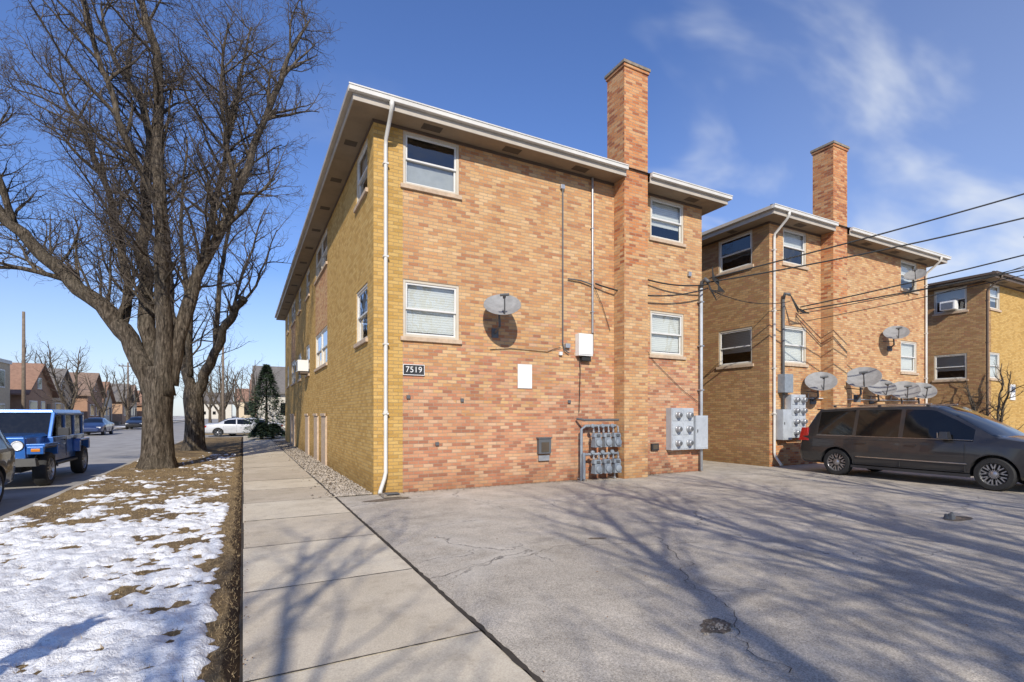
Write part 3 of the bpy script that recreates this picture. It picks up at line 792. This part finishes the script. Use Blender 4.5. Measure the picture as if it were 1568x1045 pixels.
def tree(name,limbs,cfg,seed,starts=None,rs=1.0):
    rg=random.Random(seed); g=MB()
    for li,L in enumerate(limbs):
        P=catmull(L,6); pts=[];rads=[]
        for i,q in enumerate(P):
            w=.0 if li==0 else .06*min(1,i/4)
            pts.append(Vector((q[0]+noise.noise(Vector((i*.45,li*7.3,0)))*w*2,q[1]+noise.noise(Vector((i*.45,li*7.3,9)))*w*2,q[2]))); rads.append(max(.012,q[3]*rs))
        n=28 if li==0 else (16 if rads[0]>.12 else 0)
        if li==0:
            vs=[];fs=[]
            for i,(p,r) in enumerate(zip(pts,rads)):
                for k in range(n):
                    a=2*math.pi*k/n
                    fl=1+.16*noise.noise(Vector((math.cos(a)*2,math.sin(a)*2,p.z*.35+seed)))+.07*noise.noise(Vector((math.cos(a)*6,math.sin(a)*6,p.z*.9)))
                    if p.z<.5: fl+= (.5-p.z)*.55*max(0,math.sin(a*5+seed))
                    vs.append((p.x+r*fl*math.cos(a),p.y+r*fl*math.sin(a),p.z))
            for i in range(len(pts)-1):
                for k in range(n):
                    a=i*n+k;b=i*n+(k+1)%n; fs.append((a,b,b+n,a+n))
            g.add(vs,fs,M_bark,True)
        else:
            b0=len(g.v)
            rj=[r*(1+.10*noise.noise(Vector((i*.8,li*3.1,4)))) for i,r in enumerate(rads)]
            g.tube(pts,rj,n or 8,M_bark)
            if n:
                for q in range(b0,len(g.v)):
                    v=Vector(g.v[q]); k=(q-b0)//n; 
                    c=pts[min(k,len(pts)-1)]; d=v-c
                    g.v[q]=tuple(c+d*(1+.22*noise.noise(Vector((v.x*4,v.y*4,v.z*1.2)))))
            spawn(g,pts,rads,0,rg,starts[li] if starts else 1.2,cfg)
    return g.obj(name,uv=False)
CFG=[(2.4,.048,.36,.14,.05),(1.2,.019,.24,.19,.03),(.60,.0095,.16,.24,.02),(.30,.005,.15,.28,.0)]
big=[[(0,0,-.15,.62),(0,0,.12,.52),(0,0,.6,.46),(-.03,0,1.5,.43),(0,0,2.3,.44),(.02,0,2.9,.35)],
 [(-.15,0,2.2,.33),(-.75,-.2,3.7,.28),(-1.75,-.5,5.0,.23),(-2.9,-.8,6.2,.19),(-3.9,-1,7.3,.15),(-5,-1.2,8.3,.10),(-6,-1.3,9.5,.04)],
 [(-.15,.1,2.3,.29),(-.5,.2,4.4,.24),(-.7,.4,6.,.20),(-.72,.6,8.2,.16),(-.95,.8,10.6,.12),(-2,1,12.3,.08),(-2.6,1.2,14.3,.03)],
 [(.15,0,2.1,.32),(.28,-.2,4.5,.23),(.35,-.4,6.5,.20),(.33,-.5,8.8,.17),(.42,-.6,11,.13),(.0,-.7,13,.09),(.1,-.8,15,.04)],
 [(.22,.1,2.4,.27),(.8,.3,5.2,.19),(1.5,.5,7.,.15),(2.3,.8,9.6,.12),(3.0,1,11.7,.09),(3.8,1.2,13.8,.03)],
 [(-.9,-.2,3.9,.16),(-1.3,.5,5.8,.13),(-2.2,.9,8.3,.10),(-3.2,1.2,10.3,.07),(-4.4,1.4,12.2,.03)],
 [(.35,-.45,7.2,.12),(-.2,-1.2,9.3,.09),(-.7,-1.6,11.5,.06),(-.9,-1.8,14,.03)],
 [(.95,.35,5.6,.12),(1.1,1.0,8.3,.10),(1.4,1.4,11,.07),(1.8,1.6,13.8,.03)],
 [(1.45,.5,6.8,.09),(2.3,.2,7.5,.06),(3.3,0,8.3,.03)],
 [(-2.0,-.5,5.2,.09),(-3.0,-1.2,5.4,.06),(-4.4,-1.8,5.0,.03)],
 [(-3.2,-.9,6.6,.10),(-3.4,-1.6,8.6,.07),(-4.2,-2.2,10.8,.03)],
 [(1.9,.65,8.2,.09),(1.7,.2,10.2,.06),(2.0,-.2,12.6,.03)]]
YAW=math.radians(-27.9)
ST=[0,1.6,2.0,1.8,2.2,.8,.8,.8,.4,.4,.5,.5]
t1=tree('street_tree',big,CFG,3,starts=ST,rs=.84); t1.location=(-2.14,17.5,0); t1.rotation_euler=(0,0,YAW)
sec=[[(0,0,-.15,.48),(0,0,.2,.42),(0,0,1.2,.36),(-.05,0,2.2,.36),(-.1,0,2.8,.28)],
 [(-.1,0,2.2,.24),(-.5,.1,3.8,.20),(-1.1,.2,6,.15),(-1.4,.4,9,.10),(-2.2,.6,12.5,.03)],
 [(0,0,2.1,.24),(.5,0,3.5,.20),(1.2,0,5.0,.17),(1.9,0,6.2,.16),(2.1,0,6.55,.19)],
 [(.9,0,4.3,.12),(.7,.6,7,.10),(.9,1,10,.07),(1.1,1.2,13.4,.03)],
 [(-.2,0,3.2,.14),(.0,-.4,6.3,.11),(-.1,-.8,9.5,.07),(.3,-1,13,.03)],
 [(2.05,0,6.4,.06),(2.7,.1,7.4,.045),(3.4,.2,9.6,.02)],
 [(1.5,0,5.5,.07),(1.9,.5,8.0,.055),(2.6,.8,10.8,.02)]]
CFG2=[(2.2,.042,.45,.14,.05),(1.1,.018,.31,.18,.03),(.55,.009,.22,.22,.02)]
t2=tree('street_tree',sec,CFG2,8,starts=[0,1.2,2.6,.5,.6,.2,.4]); t2.location=(-1.86,25.8,0); t2.rotation_euler=(0,0,YAW)
def inst(src,name,loc,rz,s):
    o=D.objects.new(name,src.data); link(o); o.location=loc; o.rotation_euler=(0,0,rz); o.scale=(s,s,s); return o
# trees standing behind the photographer (their shadows fall across the lot)
shd=[[(0,0,-.15,.30),(0,0,.6,.24),(0,0,1.6,.22),(0,0,2.3,.17)],
 [(0,0,1.9,.14),(-1.0,.3,3.6,.11),(-2.4,.6,5.4,.085),(-3.6,.8,7.4,.05),(-4.4,1,9.4,.02)],
 [(0,0,2.0,.13),(-.4,-1.2,4.2,.10),(-.8,-2.4,6.8,.07),(-1.2,-3.0,9.6,.02)],
 [(0,0,2.0,.15),(.2,.1,4.6,.11),(.1,.3,7.4,.08),(.3,.2,10.6,.02)],
 [(0,0,1.9,.14),(1.2,.2,3.8,.11),(2.5,.5,5.8,.08),(3.4,.6,7.8,.05),(4.2,.8,9.6,.02)],
 [(0,0,2.1,.12),(.6,1.2,4.4,.09),(1.0,2.4,6.8,.06),(1.6,3.0,9.2,.02)],
 [(0,0,2.1,.11),(1.2,-1.2,4.4,.085),(2.4,-2.2,6.6,.05),(3.2,-2.8,8.6,.02)],
 [(0,0,2.1,.11),(-1.4,1.4,4.2,.085),(-2.4,2.6,6.4,.05),(-3.0,3.2,8.4,.02)]]
CFS=[(2.8,.042,.50,.10,.05),(1.4,.021,.36,.13,.03),(.7,.012,.28,.16,.0)]
t5=tree('shade_tree',shd,CFS,31,starts=[0]+[1.0]*7); t5.location=(-1.0,-7.8,0)
inst(t5,'shade_tree',(4.0,-6.4,0),2.0,1.0)
inst(t5,'shade_tree',(9.0,-7.4,0),4.0,1.05)
inst(t5,'shade_tree',(2.6,-10.2,0),5.2,1.08)
CF2=[(1.9,.04,.5,.13,.08),(.9,.016,.33,.18,.04),(.45,.010,.2,.2,.02)]
sm=[[(0,0,-.2,.2),(0,0,.5,.16),(0,0,1.5,.14),(0,0,2.0,.12)],
 [(0,0,1.5,.1),(-.8,.2,3,.08),(-1.5,.4,5,.05),(-1.9,.5,6.5,.02)],[(0,0,1.6,.1),(.1,-.4,3.5,.08),(0,-.5,5.5,.05),(.2,-.6,7.2,.02)],
 [(0,0,1.7,.09),(.8,.2,3.2,.07),(1.4,.3,5,.05),(1.9,.3,6.2,.02)],[(0,0,1.8,.08),(.2,.9,3.6,.06),(.3,1.5,5.8,.02)]]
t3=tree('background_tree',sm,CF2,21,starts=[0,.5,.5,.5,.5]); t3.location=(-2.0,57,0)
for k,(x,y,s) in enumerate([(.8,51,.9),(-14.0,60,1.1),(-14,72,1.0),(-14,86,1.2),(-22,80,1.4),(-6,120,1.6),(-1,110,1.5),(3,105,1.4),(-24,96,1.7),(-13.8,104,1.2),(-10,150,2.0),(-16,140,2),(6,90,1.3),(-35,75,1.6),(-40,95,1.9),(-2.2,75,1.2),(25,45,1.2),(24.8,60,1.3)]):
    inst(t3,'background_tree',(x,y,-.1),k*1.3,s)
t4=inst(t3,'bare_shrub',(27.3,9.2,-.8),1.0,.62)

def conifer(name,x,y,h,r,nn=5000,seed=1):
    rg=random.Random(seed); g=MB(); g.tube([(0,0,-.1),(0,0,h*.95)],[.12,.02],8,M_bark); vs=[];fs=[]
    for k in range(nn):
        t=rg.random()**.8; z=.15+t*(h-.2); a=rg.uniform(0,6.28); rad=r*(1-t)**.8*(.55+.45*rg.random())*(1+.22*math.sin(a*5+z*4))+.03
        p=Vector((math.cos(a)*rad,math.sin(a)*rad,z)); d=Vector((math.cos(a+rg.gauss(0,.4)),math.sin(a+rg.gauss(0,.4)),rg.uniform(-.5,.3)))*rg.uniform(.12,.26); q=Vector((-d.y,d.x,rg.uniform(-.1,.1)))*.22
        b=len(vs); vs+=[tuple(p-q),tuple(p+q),tuple(p+d)]; fs.append((b,b+1,b+2))
    g.add(vs,fs,M_needle); o=g.obj(name,uv=False); o.location=(x,y,0); return o
conifer('evergreen_tree',1.4,38.5,5.0,1.45,7500,1)
conifer('evergreen_shrub',1.0,35.2,1.1,.75,2500,2); conifer('evergreen_shrub',1.7,36.4,1.0,.8,2500,3)

# ------------------------------------------------------------------ vehicles
def wheel(g,cx,cy,side,r,w,spokes=5,rim=M_rim):
    o=side
    g.lathe((cx,cy,r),(0,o,0),[(r*.62,-w/2),(r*.93,-w/2),(r,-w*.32),(r,w*.32),(r*.93,w/2),(r*.70,w/2+.004),(r*.66,w/2-.01)],36,M_black)
    g.lathe((cx,cy,r),(0,o,0),[(r*.66,w/2-.005),(r*.64,w/2-.02),(r*.60,w/2-.06),(r*.58,-w*.2)],36,rim)
    g.lathe((cx,cy,r),(0,o,0),[(r*.58,-w*.1),(.001,-w*.1)],24,M_blkpl)
    g.lathe((cx,cy,r),(0,o,0),[(r*.18,w/2-.07),(r*.18,w/2-.02),(r*.12,w/2-.008),(.001,w/2-.006)],16,rim)
    for k in range(spokes):
        a=2*math.pi*k/spokes+.3
        M=Matrix.Translation((cx,cy,r))@Matrix.Rotation(a,4,'Y'); g.setM(M)
        ya,yb=sorted((o*(w/2-.06),o*(w/2-.022)))
        for q in (-1,1): g.box(q*r*.10-r*.035,q*r*.10+r*.035,ya,yb,r*.1,r*.62,rim)
        g.setM(None)
def loftcar(name,loc,rz,st,axles,wr,half,pm,extras=None,spokes=5,tw=.21,rimm=M_rim):
    root=empty(name,loc,rz); g=MB(); secs=[]
    for s in st:
        x,zb,zbt,zt,w,wrf=s[:6]
        if zt-zbt<.16:
            P=[(0,zb),(w*.86,zb),(w*.96,zb+.07),(w,zb+.26*(zt-zb)/.5 if zt-zb<.5 else .56),(w*.995,zbt-.05),(w*.965,zbt),(w*.92,zt-.03),(w*.86,zt-.012),(w*.62,zt),(0,zt+.015)]
        else:
            P=[(0,zb),(w*.86,zb),(w*.96,zb+.07),(w,.56),(w*.995,zbt-.09),(w*.965,zbt),(wrf+.03,zt-.10),(wrf-.01,zt-.04),(wrf-.13,zt-.005),(0,zt+.02)]
        secs.append([(x,y,z) for y,z in P])
    n=10; vs=[]
    for P in secs: vs+= [(x,-y,z) for x,y,z in P]+[(x,y,z) for x,y,z in P]
    for i in range(len(secs)-1):
        a=i*2*n;b=a+2*n; sg,tg=st[i][6],st[i][7]
        for j in range(n-1):
            m=pm
            if j==5 and sg: m=M_carglass
            if j>=7 and tg: m=M_carglass
            if j<=1: m=M_blkpl if j==0 else pm
            g.add([vs[a+j],vs[a+j+1],vs[b+j+1],vs[b+j]],[(0,3,2,1)],m,True)
            g.add([vs[a+n+j],vs[a+n+j+1],vs[b+n+j+1],vs[b+n+j]],[(0,1,2,3)],m,True)
    for e,fl in ((0,1),(len(secs)-1,0)):
        a=e*2*n; ring=[vs[a+j] for j in range(n)]+[vs[a+n+j] for j in range(n-1,-1,-1)]
        ring=ring[:n]+ring[n+1:-1]
        f=tuple(range(len(ring)));  g.add(ring,[f if fl else f[::-1]],pm)
    body=g.obj('body',root)
    import bmesh
    bm=bmesh.new(); bm.from_mesh(body.data); bmesh.ops.remove_doubles(bm,verts=bm.verts,dist=.0005); bmesh.ops.recalc_face_normals(bm,faces=bm.faces); bm.to_mesh(body.data); bm.free()
    c=MB()
    for ax in axles:
        for s in (-1,1): c.cyl((ax,s*(half-.34),wr+.0),(ax,s*(half+.3),wr+.0),wr*1.17,32,M_blkpl)
    co=c.obj('cutter'); 
    co.location=loc; co.rotation_euler=(0,0,rz)
    md=body.modifiers.new('b','BOOLEAN'); md.operation='DIFFERENCE'; md.object=co; md.solver='EXACT'
    dg=bpy.context.evaluated_depsgraph_get(); dg.update()
    me=D.meshes.new_from_object(body.evaluated_get(dg)); body.modifiers.clear(); body.data=me; D.objects.remove(co)
    me.polygons.foreach_set('use_smooth',[True]*len(me.polygons)); me.set_sharp_from_angle(angle=math.radians(24))
    bv=body.modifiers.new('bevel','BEVEL'); bv.width=.008; bv.segments=2; bv.limit_method='ANGLE'; bv.angle_limit=math.radians(40)
    wg=MB()
    for ax in axles:
        for s in (-1,1): wheel(wg,ax,s*(half-tw/2-.02),s,wr,tw,spokes,rimm)
    wg.obj('wheels',root,sharp=35)
    if extras:
        eg=MB(); extras(eg); eg.obj('trim',root,bevel=.006)
    return root
VAN=[(0.0,.36,.56,.62,.84,.7,0,0),(.03,.30,.66,.74,.93,.8,0,0),(.09,.28,.88,.98,.965,.85,0,0),(.13,.28,1.02,1.08,.975,.86,0,1),
 (.38,.28,1.04,1.60,.985,.76,0,0),(.46,.28,1.04,1.69,.985,.745,0,0),(.52,.28,1.04,1.71,.985,.74,1,0),(1.38,.25,1.03,1.755,.99,.735,0,0),(1.46,.25,1.03,1.757,.99,.735,1,0),
 (2.38,.25,1.01,1.765,.99,.735,0,0),(2.47,.25,1.01,1.765,.99,.735,1,0),(2.95,.25,1.0,1.75,.99,.73,1,0),(3.05,.25,1.0,1.73,.99,.73,1,1),(3.36,.25,.99,1.56,.985,.75,1,1),(3.42,.25,.99,1.53,.985,.75,1,1),(3.75,.25,.98,1.33,.98,.80,0,1),(4.02,.25,.97,1.15,.975,.84,0,1),
 (4.12,.25,.96,1.09,.97,.86,0,0),(4.5,.25,.92,1.04,.96,.85,0,0),(4.8,.25,.86,.96,.93,.8,0,0),(5.0,.28,.76,.84,.86,.7,0,0),(5.1,.30,.66,.72,.76,.6,0,0),(5.14,.34,.56,.6,.66,.5,0,0)]
def vanx(g):
    for s in (-1,1):
        def b(x0,x1,y0,y1,z0,z1,m,**k):
            a,c=sorted((s*y0,s*y1)); g.box(x0,x1,a,c,z0,z1,m,**k)
        b(1.48,3.66,.97,1.0,.50,.525,M_chrome)
        for x in (1.40,2.42,3.62): b(x,x+.008,.95,.9895,.34,.93,M_blkpl)
        b(1.4,3.6,.95,.9885,.33,.34,M_blkpl)
        b(.55,2.42,.94,.9895,.925,.933,M_blkpl)
        b(.50,3.75,.945,.966,1.005,1.018,M_chrome)
        for x in (1.50,2.55): b(x,x+.2,.975,1.012,.84,.868,M_van)
        b(3.22,3.40,.96,1.16,1.02,1.18,M_van,tx=.03,ty=.02)
        b(3.20,3.22,1.0,1.14,1.04,1.16,M_chrome)
        b(.02,.30,.80,.985,.86,1.20,M_red,tx=.06,ty=.05)
        b(.7,2.9,.60,.64,1.775,1.80,M_chrome)
        for x in (.75,1.8,2.8): b(x,x+.06,.6,.64,1.73,1.776,M_blkpl)
        b(4.72,5.03,.62,.84,.68,.80,M_lamp,tx=.04,ty=.03)
        b(1.35,3.7,.92,.975,.235,.30,M_blkpl)
    g.box(-.02,.03,-.75,.75,.36,.56,M_van,.0,.02); g.box(-.03,-.015,-.26,.26,.72,.86,M_white)
    g.box(5.08,5.15,-.5,.5,.48,.62,M_chrome)
    g.box(.30,.42,-.6,.6,1.66,1.70,M_van)
loftcar('minivan',(14.36,8.59,0),math.radians(-90),VAN,(1.0,4.08),.335,.99,M_van,vanx,spokes=9)
SUV=[tuple([s[0]*.92,s[1]+.03,s[2]+.02,s[3]-.02]+list(s[4:])) for s in VAN]
loftcar('parked_suv',(-5.0,13.72,-.15),math.radians(-90),SUV,(.95,3.75),.35,.99,M_pblk,None)
SED=[(0,.36,.6,.66,.72,.6,0,0),(.05,.3,.82,.9,.84,.7,0,0),(.2,.28,.92,.99,.88,.7,0,0),(.85,.25,.94,1.03,.9,.66,0,1),(1.3,.22,.95,1.27,.9,.58,1,1),(1.55,.22,.95,1.38,.9,.56,1,0),(2.1,.22,.94,1.43,.9,.56,0,0),(2.18,.22,.94,1.43,.9,.56,1,0),(2.7,.22,.93,1.40,.9,.57,1,1),(3.2,.22,.92,1.17,.9,.66,0,1),(3.5,.22,.9,1.02,.9,.7,0,0),(4.1,.24,.8,.9,.88,.7,0,0),(4.5,.28,.66,.76,.8,.6,0,0),(4.65,.34,.54,.6,.64,.5,0,0)]
def sedx(g):
    for s in (-1,1):
        def b(x0,x1,y0,y1,z0,z1,m):
            a,c=sorted((s*y0,s*y1)); g.box(x0,x1,a,c,z0,z1,m)
        b(0.02,.2,.6,.86,.72,.86,M_red); b(4.35,4.58,.5,.78,.6,.7,M_lamp)
        for x in (1.25,2.14,3.1): b(x,x+.01,.86,.9,.35,.88,M_blkpl)
loftcar('parked_car',(-2.6,45.4,-.15),0,SED,(.9,3.65),.32,.9,M_psil,sedx)
loftcar('parked_car',(2.9,46.6,-.15),math.radians(180),SED,(.9,3.65),.32,.9,M_psil,sedx)
loftcar('parked_car',(-10.9,56,-.15),math.radians(-90),SED,(.9,3.65),.32,.9,M_pnavy,sedx)
loftcar('parked_car',(-10.9,75,-.15),math.radians(-90),SED,(.9,3.65),.32,.9,M_pblk,sedx)

def jeep(loc,rz):
    root=empty('off_road_suv',loc,rz); P=M_blue; B=M_blkpl
    g=MB()
    g.box(.28,3.12,-.78,.78,.52,1.14,P,0,.02)
    g.box(3.0,4.30,-.62,.62,.70,1.16,P,.0,.03)
    hv=[(2.98,-.66,1.165),(4.36,-.54,1.13),(4.36,.54,1.13),(2.98,.66,1.165),(2.98,-.56,1.24),(4.30,-.44,1.19),(4.30,.44,1.19),(2.98,.56,1.24)]
    g.add(hv,[(3,2,1,0),(4,5,6,7),(0,1,5,4),(1,2,6,5),(2,3,7,6),(3,0,4,7)],P)
    g.box(4.30,4.38,-.60,.60,.66,1.17,P,.01,.03)
    for s in (-1,1):
        def b(x0,x1,y0,y1,z0,z1,m,**k):
            a,c=sorted((s*y0,s*y1)); g.box(x0,x1,a,c,z0,z1,m,**k)
        b(3.40,4.34,.58,.93,.94,1.02,P); b(3.30,3.42,.6,.93,.72,.98,P); b(4.30,4.42,.62,.92,.78,.96,P)
        b(3.42,4.32,.58,.91,.90,.935,B)
        b(.50,1.42,.77,.93,.96,1.02,P); b(1.36,1.48,.77,.92,.66,.98,P); b(.40,.54,.77,.92,.70,.98,P)
    g.box(.28,2.80,-.70,.70,1.74,1.83,P,.03,.04)
    for s in (-1,1):
        a,c=sorted((s*.64,s*.72))
        g.add([(3.02,a,1.14),(3.10,a,1.14),(3.10,c,1.14),(3.02,c,1.14),(2.72,a,1.76),(2.80,a,1.76),(2.80,c,1.76),(2.72,c,1.76)],[(3,2,1,0),(4,5,6,7),(0,1,5,4),(1,2,6,5),(2,3,7,6),(3,0,4,7)],P)
        for x0,x1 in ((.28,.42),(1.16,1.26),(2.02,2.12)):
            a,c=sorted((s*.69,s*.75)); g.box(x0,x1,a,c,1.13,1.75,P)
        a,c=sorted((s*.69,s*.745)); g.box(.42,2.74,a,c,1.68,1.75,P)
    g.obj('body',root,bevel=.02,seg=3)
    g=MB()
    g.add([(3.05,-.66,1.16),(3.05,.66,1.16),(2.77,.64,1.74),(2.77,-.64,1.74)],[(0,1,2,3)],M_carglass)
    g.box(.33,2.72,-.715,.715,1.10,1.70,M_carglass,.02,.01)
    g.obj('glass',root)
    g=MB()
    for k in range(7): g.box(4.37,4.39,-.27+k*.085,-.235+k*.085,.78,1.08,B)
    for s in (-1,1):
        g.lathe((4.37,s*.45,.98),(1,0,0),[(.11,0),(.11,.03),(.095,.035),(.08,.02),(.001,.03)],20,M_lamp)
        g.lathe((4.36,s*.45,.98),(1,0,0),[(.125,0),(.125,.025),(.108,.03)],20,B)
        a,c=sorted((s*.70,s*.86)); g.box(4.41,4.43,a,c,.84,.91,M_amber)
        a,c=sorted((s*.80,s*1.02)); g.box(2.82,2.92,a,c,1.16,1.36,B)
        for x in (1.22,2.12,3.04): 
            a,c=sorted((s*.77,s*.7835)); g.box(x,x+.012,a,c,.6,1.12,B)
        for x in (1.30,2.20):
            a,c=sorted((s*.78,s*.81)); g.box(x,x+.16,a,c,1.02,1.05,B)
        a,c=sorted((s*.72,s*.88)); g.box(1.5,3.25,a,c,.44,.50,B)
        a,c=sorted((s*.6,s*.76)); g.box(.24,.285,a,c,.8,1.0,M_red)
    g.box(4.45,4.66,-.86,.86,.52,.70,B,.03,.03); g.box(4.30,4.46,-.4,.4,.50,.62,B); g.box(4.655,4.67,-.16,.16,.56,.68,M_white)
    g.box(.1,.27,-.8,.8,.5,.66,B); g.box(.4,4.3,-.5,.5,.36,.56,B)
    g.obj('trim',root,bevel=.01)
    g=MB()
    for ax in (.95,3.87):
        for s in (-1,1): wheel(g,ax,s*.79,s,.40,.25,5,M_rim)
    g.setM(Matrix.Translation((.12,0,.98))@Matrix.Rotation(math.radians(90),4,'Z')@Matrix.Translation((0,0,-.40))); wheel(g,0,0,1,.40,.24,5); g.setM(None)
    g.obj('wheels',root,sharp=35)
jeep((-5.0,19.85,-.15),math.radians(-90))

# ------------------------------------------------------------------ far houses
def house(x,y,w,d,h,rise,wc,rc,flat=False,name='bungalow_house'):
    root=empty(name,(x,y,-.1)); g=MB()
    g.box(-d,0,-w/2,w/2,0,h,wc); 
    if not flat: g.add([(0,-w/2,h),(0,w/2,h),(0,0,h+rise),(-d,-w/2,h),(-d,w/2,h),(-d,0,h+rise)],[(0,1,2),(3,5,4)],wc)
    g.obj('walls',root)
    g=MB()
    if flat: g.box(-d-.1,.1,-w/2-.1,w/2+.1,h,h+.3,M_trim)
    else:
        o=.45; z0=h-.45*rise/(w/2)
        for s in (-1,1):
            g.add([(o,s*(w/2+o),z0),(o,0,h+rise+.02),(-d-o,0,h+rise+.02),(-d-o,s*(w/2+o),z0),(o,s*(w/2+o),z0+.15),(o,0,h+rise+.2),(-d-o,0,h+rise+.2),(-d-o,s*(w/2+o),z0+.15)],[(0,1,2,3),(7,6,5,4),(0,4,5,1),(2,6,7,3),(0,3,7,4)],rc)
    g.obj('roof',root)
    g=MB()
    def win(yc,zc,ww,hh):
        g.box(.0,.05,yc-ww/2-.1,yc+ww/2+.1,zc-hh/2-.1,zc+hh/2+.1,M_white); g.box(.051,.06,yc-ww/2,yc+ww/2,zc-hh/2,zc+hh/2,M_carglass)
    if flat:
        for q in (-.36,-.12,.12,.36):
            for zz in (1.8,4.6): win(q*w,zz,1.1,1.3)
    else:
        win(-w*.22,2.2,1.8,1.3); win(0,h+rise*.35,.9,.9); win(w*.12,2.2,.9,1.3)
        g.box(0,.06,w*.28,w*.28+.95,.6,2.7,M_wood); g.box(0,1.2,w*.24,w*.24+1.3,0,.55,M_conc)
    for k in range(3):
        g.box(-3-k*3.2,-2-k*3.2,-w/2-.04,-w/2+.01,1.6,2.8,M_carglass)
    g.obj('windows_and_door',root)
M_h=[simple('house_wall_%d'%i,c,.85,var=.12) for i,c in enumerate([(.38,.23,.14),(.54,.44,.30),(.42,.27,.17),(.55,.51,.43),(.34,.20,.13),(.48,.37,.25)])]
M_r=[simple('house_roof_%d'%i,c,.9,var=.2) for i,c in enumerate([(.26,.15,.10),(.16,.145,.13),(.22,.15,.11)])]
house(-17.5,51.5,13,14,5.9,0,M_h[1],M_r[0],flat=True,name='two_flat_building')
for k in range(10):
    house(-17.5-(k%2)*.8,65+k*10.5,7.6,13,3.7+(k%3)*.3,2.7,M_h[(k*5)%6],M_r[k%3])
for k in range(4):
    house(9.5,60+k*12,8,8.2,4.0,2.6,M_h[(k+3)%6],M_r[(k+1)%3])
house(-4,230,16,12,6,4,M_h[3],M_r[1])
house(10,190,14,12,6,4,M_h[1],M_r[0])

# ------------------------------------------------------------------ sky and light
el=math.radians(34); hx,hy=.38,.925
Dv=Vector((hx*math.cos(el),hy*math.cos(el),-math.sin(el)))
L=D.lights.new('sun','SUN'); L.energy=5.0; L.angle=math.radians(.5); L.color=(1.0,.93,.81)
lo=D.objects.new('sun',L); link(lo); lo.rotation_euler=Dv.to_track_quat('-Z','Y').to_euler(); lo.location=(-10,-20,20)
w=D.worlds.new('World'); sc.world=w; w.use_nodes=True; nt=w.node_tree; nt.nodes.clear()
def nn(t,**k):
    x=nt.nodes.new(t)
    for a,v in k.items(): setattr(x,a,v)
    return x
sky=nn('ShaderNodeTexSky',sky_type='NISHITA'); sky.sun_disc=False; sky.sun_elevation=el; sky.sun_rotation=math.atan2(-hx,-hy)%(2*math.pi)
sky.altitude=100; sky.air_density=1.2; sky.dust_density=.3; sky.ozone_density=2.0
tint=nn('ShaderNodeMix',data_type='RGBA',blend_type='MULTIPLY'); tint.inputs[0].default_value=1; tint.inputs[7].default_value=(.72,.88,1.32,1)
nt.links.new(sky.outputs[0],tint.inputs[6])
bg=nn('ShaderNodeBackground'); bg.inputs[1].default_value=.125; nt.links.new(tint.outputs[2],bg.inputs[0])
cl=nn('ShaderNodeBackground'); cl.inputs[0].default_value=(.88,.93,1,1); cl.inputs[1].default_value=.95
tc=nn('ShaderNodeTexCoord'); sp=nn('ShaderNodeSeparateXYZ'); nt.links.new(tc.outputs['Generated'],sp.inputs[0])
def mth(op,a,b,clamp=False,c=None):
    x=nn('ShaderNodeMath',operation=op); x.use_clamp=clamp
    for i,v in ((0,a),(1,b),(2,c)):
        if v is None: continue
        if isinstance(v,bpy.types.NodeSocket): nt.links.new(v,x.inputs[i])
        else: x.inputs[i].default_value=v
    return x.outputs[0]
zz=mth('ADD',mth('MAXIMUM',sp.outputs[2],0.0),.25)
cb=nn('ShaderNodeCombineXYZ'); nt.links.new(mth('DIVIDE',sp.outputs[0],zz),cb.inputs[0]); nt.links.new(mth('DIVIDE',sp.outputs[1],zz),cb.inputs[1])
mp=nn('ShaderNodeMapping'); nt.links.new(cb.outputs[0],mp.inputs[0]); mp.inputs['Rotation'].default_value=(0,0,.35); mp.inputs['Scale'].default_value=(.8,1.9,1); mp.inputs['Location'].default_value=(1.3,3.4,0)
nz=nn('ShaderNodeTexNoise'); nt.links.new(mp.outputs[0],nz.inputs['Vector']); nz.inputs['Scale'].default_value=1.5; nz.inputs['Detail'].default_value=5; nz.inputs['Roughness'].default_value=.5; nz.inputs['Distortion'].default_value=.4
rp=nn('ShaderNodeValToRGB'); nt.links.new(nz.outputs[0],rp.inputs[0]); rp.color_ramp.interpolation='EASE'; rp.color_ramp.elements[0].position=.49; rp.color_ramp.elements[1].position=.78
mm=mth('MULTIPLY_ADD',sp.outputs[0],1.8,True,.0)
haze=mth('MULTIPLY',mth('SUBTRACT',mth('MULTIPLY',sp.outputs[0],1.5),.85,True),.30)
hz=mth('MULTIPLY',mth('SUBTRACT',1.0,mth('MULTIPLY',sp.outputs[2],4.0),True),.50)
fac=mth('ADD',mth('ADD',mth('MULTIPLY',rp.outputs[0],mm),hz),haze,True)
mx=nn('ShaderNodeMixShader'); nt.links.new(fac,mx.inputs[0]); nt.links.new(bg.outputs[0],mx.inputs[1]); nt.links.new(cl.outputs[0],mx.inputs[2])
ow=nn('ShaderNodeOutputWorld'); nt.links.new(mx.outputs[0],ow.inputs[0])
sc.view_settings.view_transform='Standard'; sc.view_settings.look='None'; sc.view_settings.exposure=0

cam=D.cameras.new('camera'); co=D.objects.new('camera',cam); link(co)
cam.lens=17.84; cam.sensor_width=36; cam.shift_y=.0717; cam.clip_end=2000; cam.clip_start=.05
co.location=(0,0,1.55); co.rotation_euler=(math.radians(90),0,YAW)
sc.camera=co
print('verts',sum(len(o.data.vertices) for o in D.objects if o.type=='MESH'))
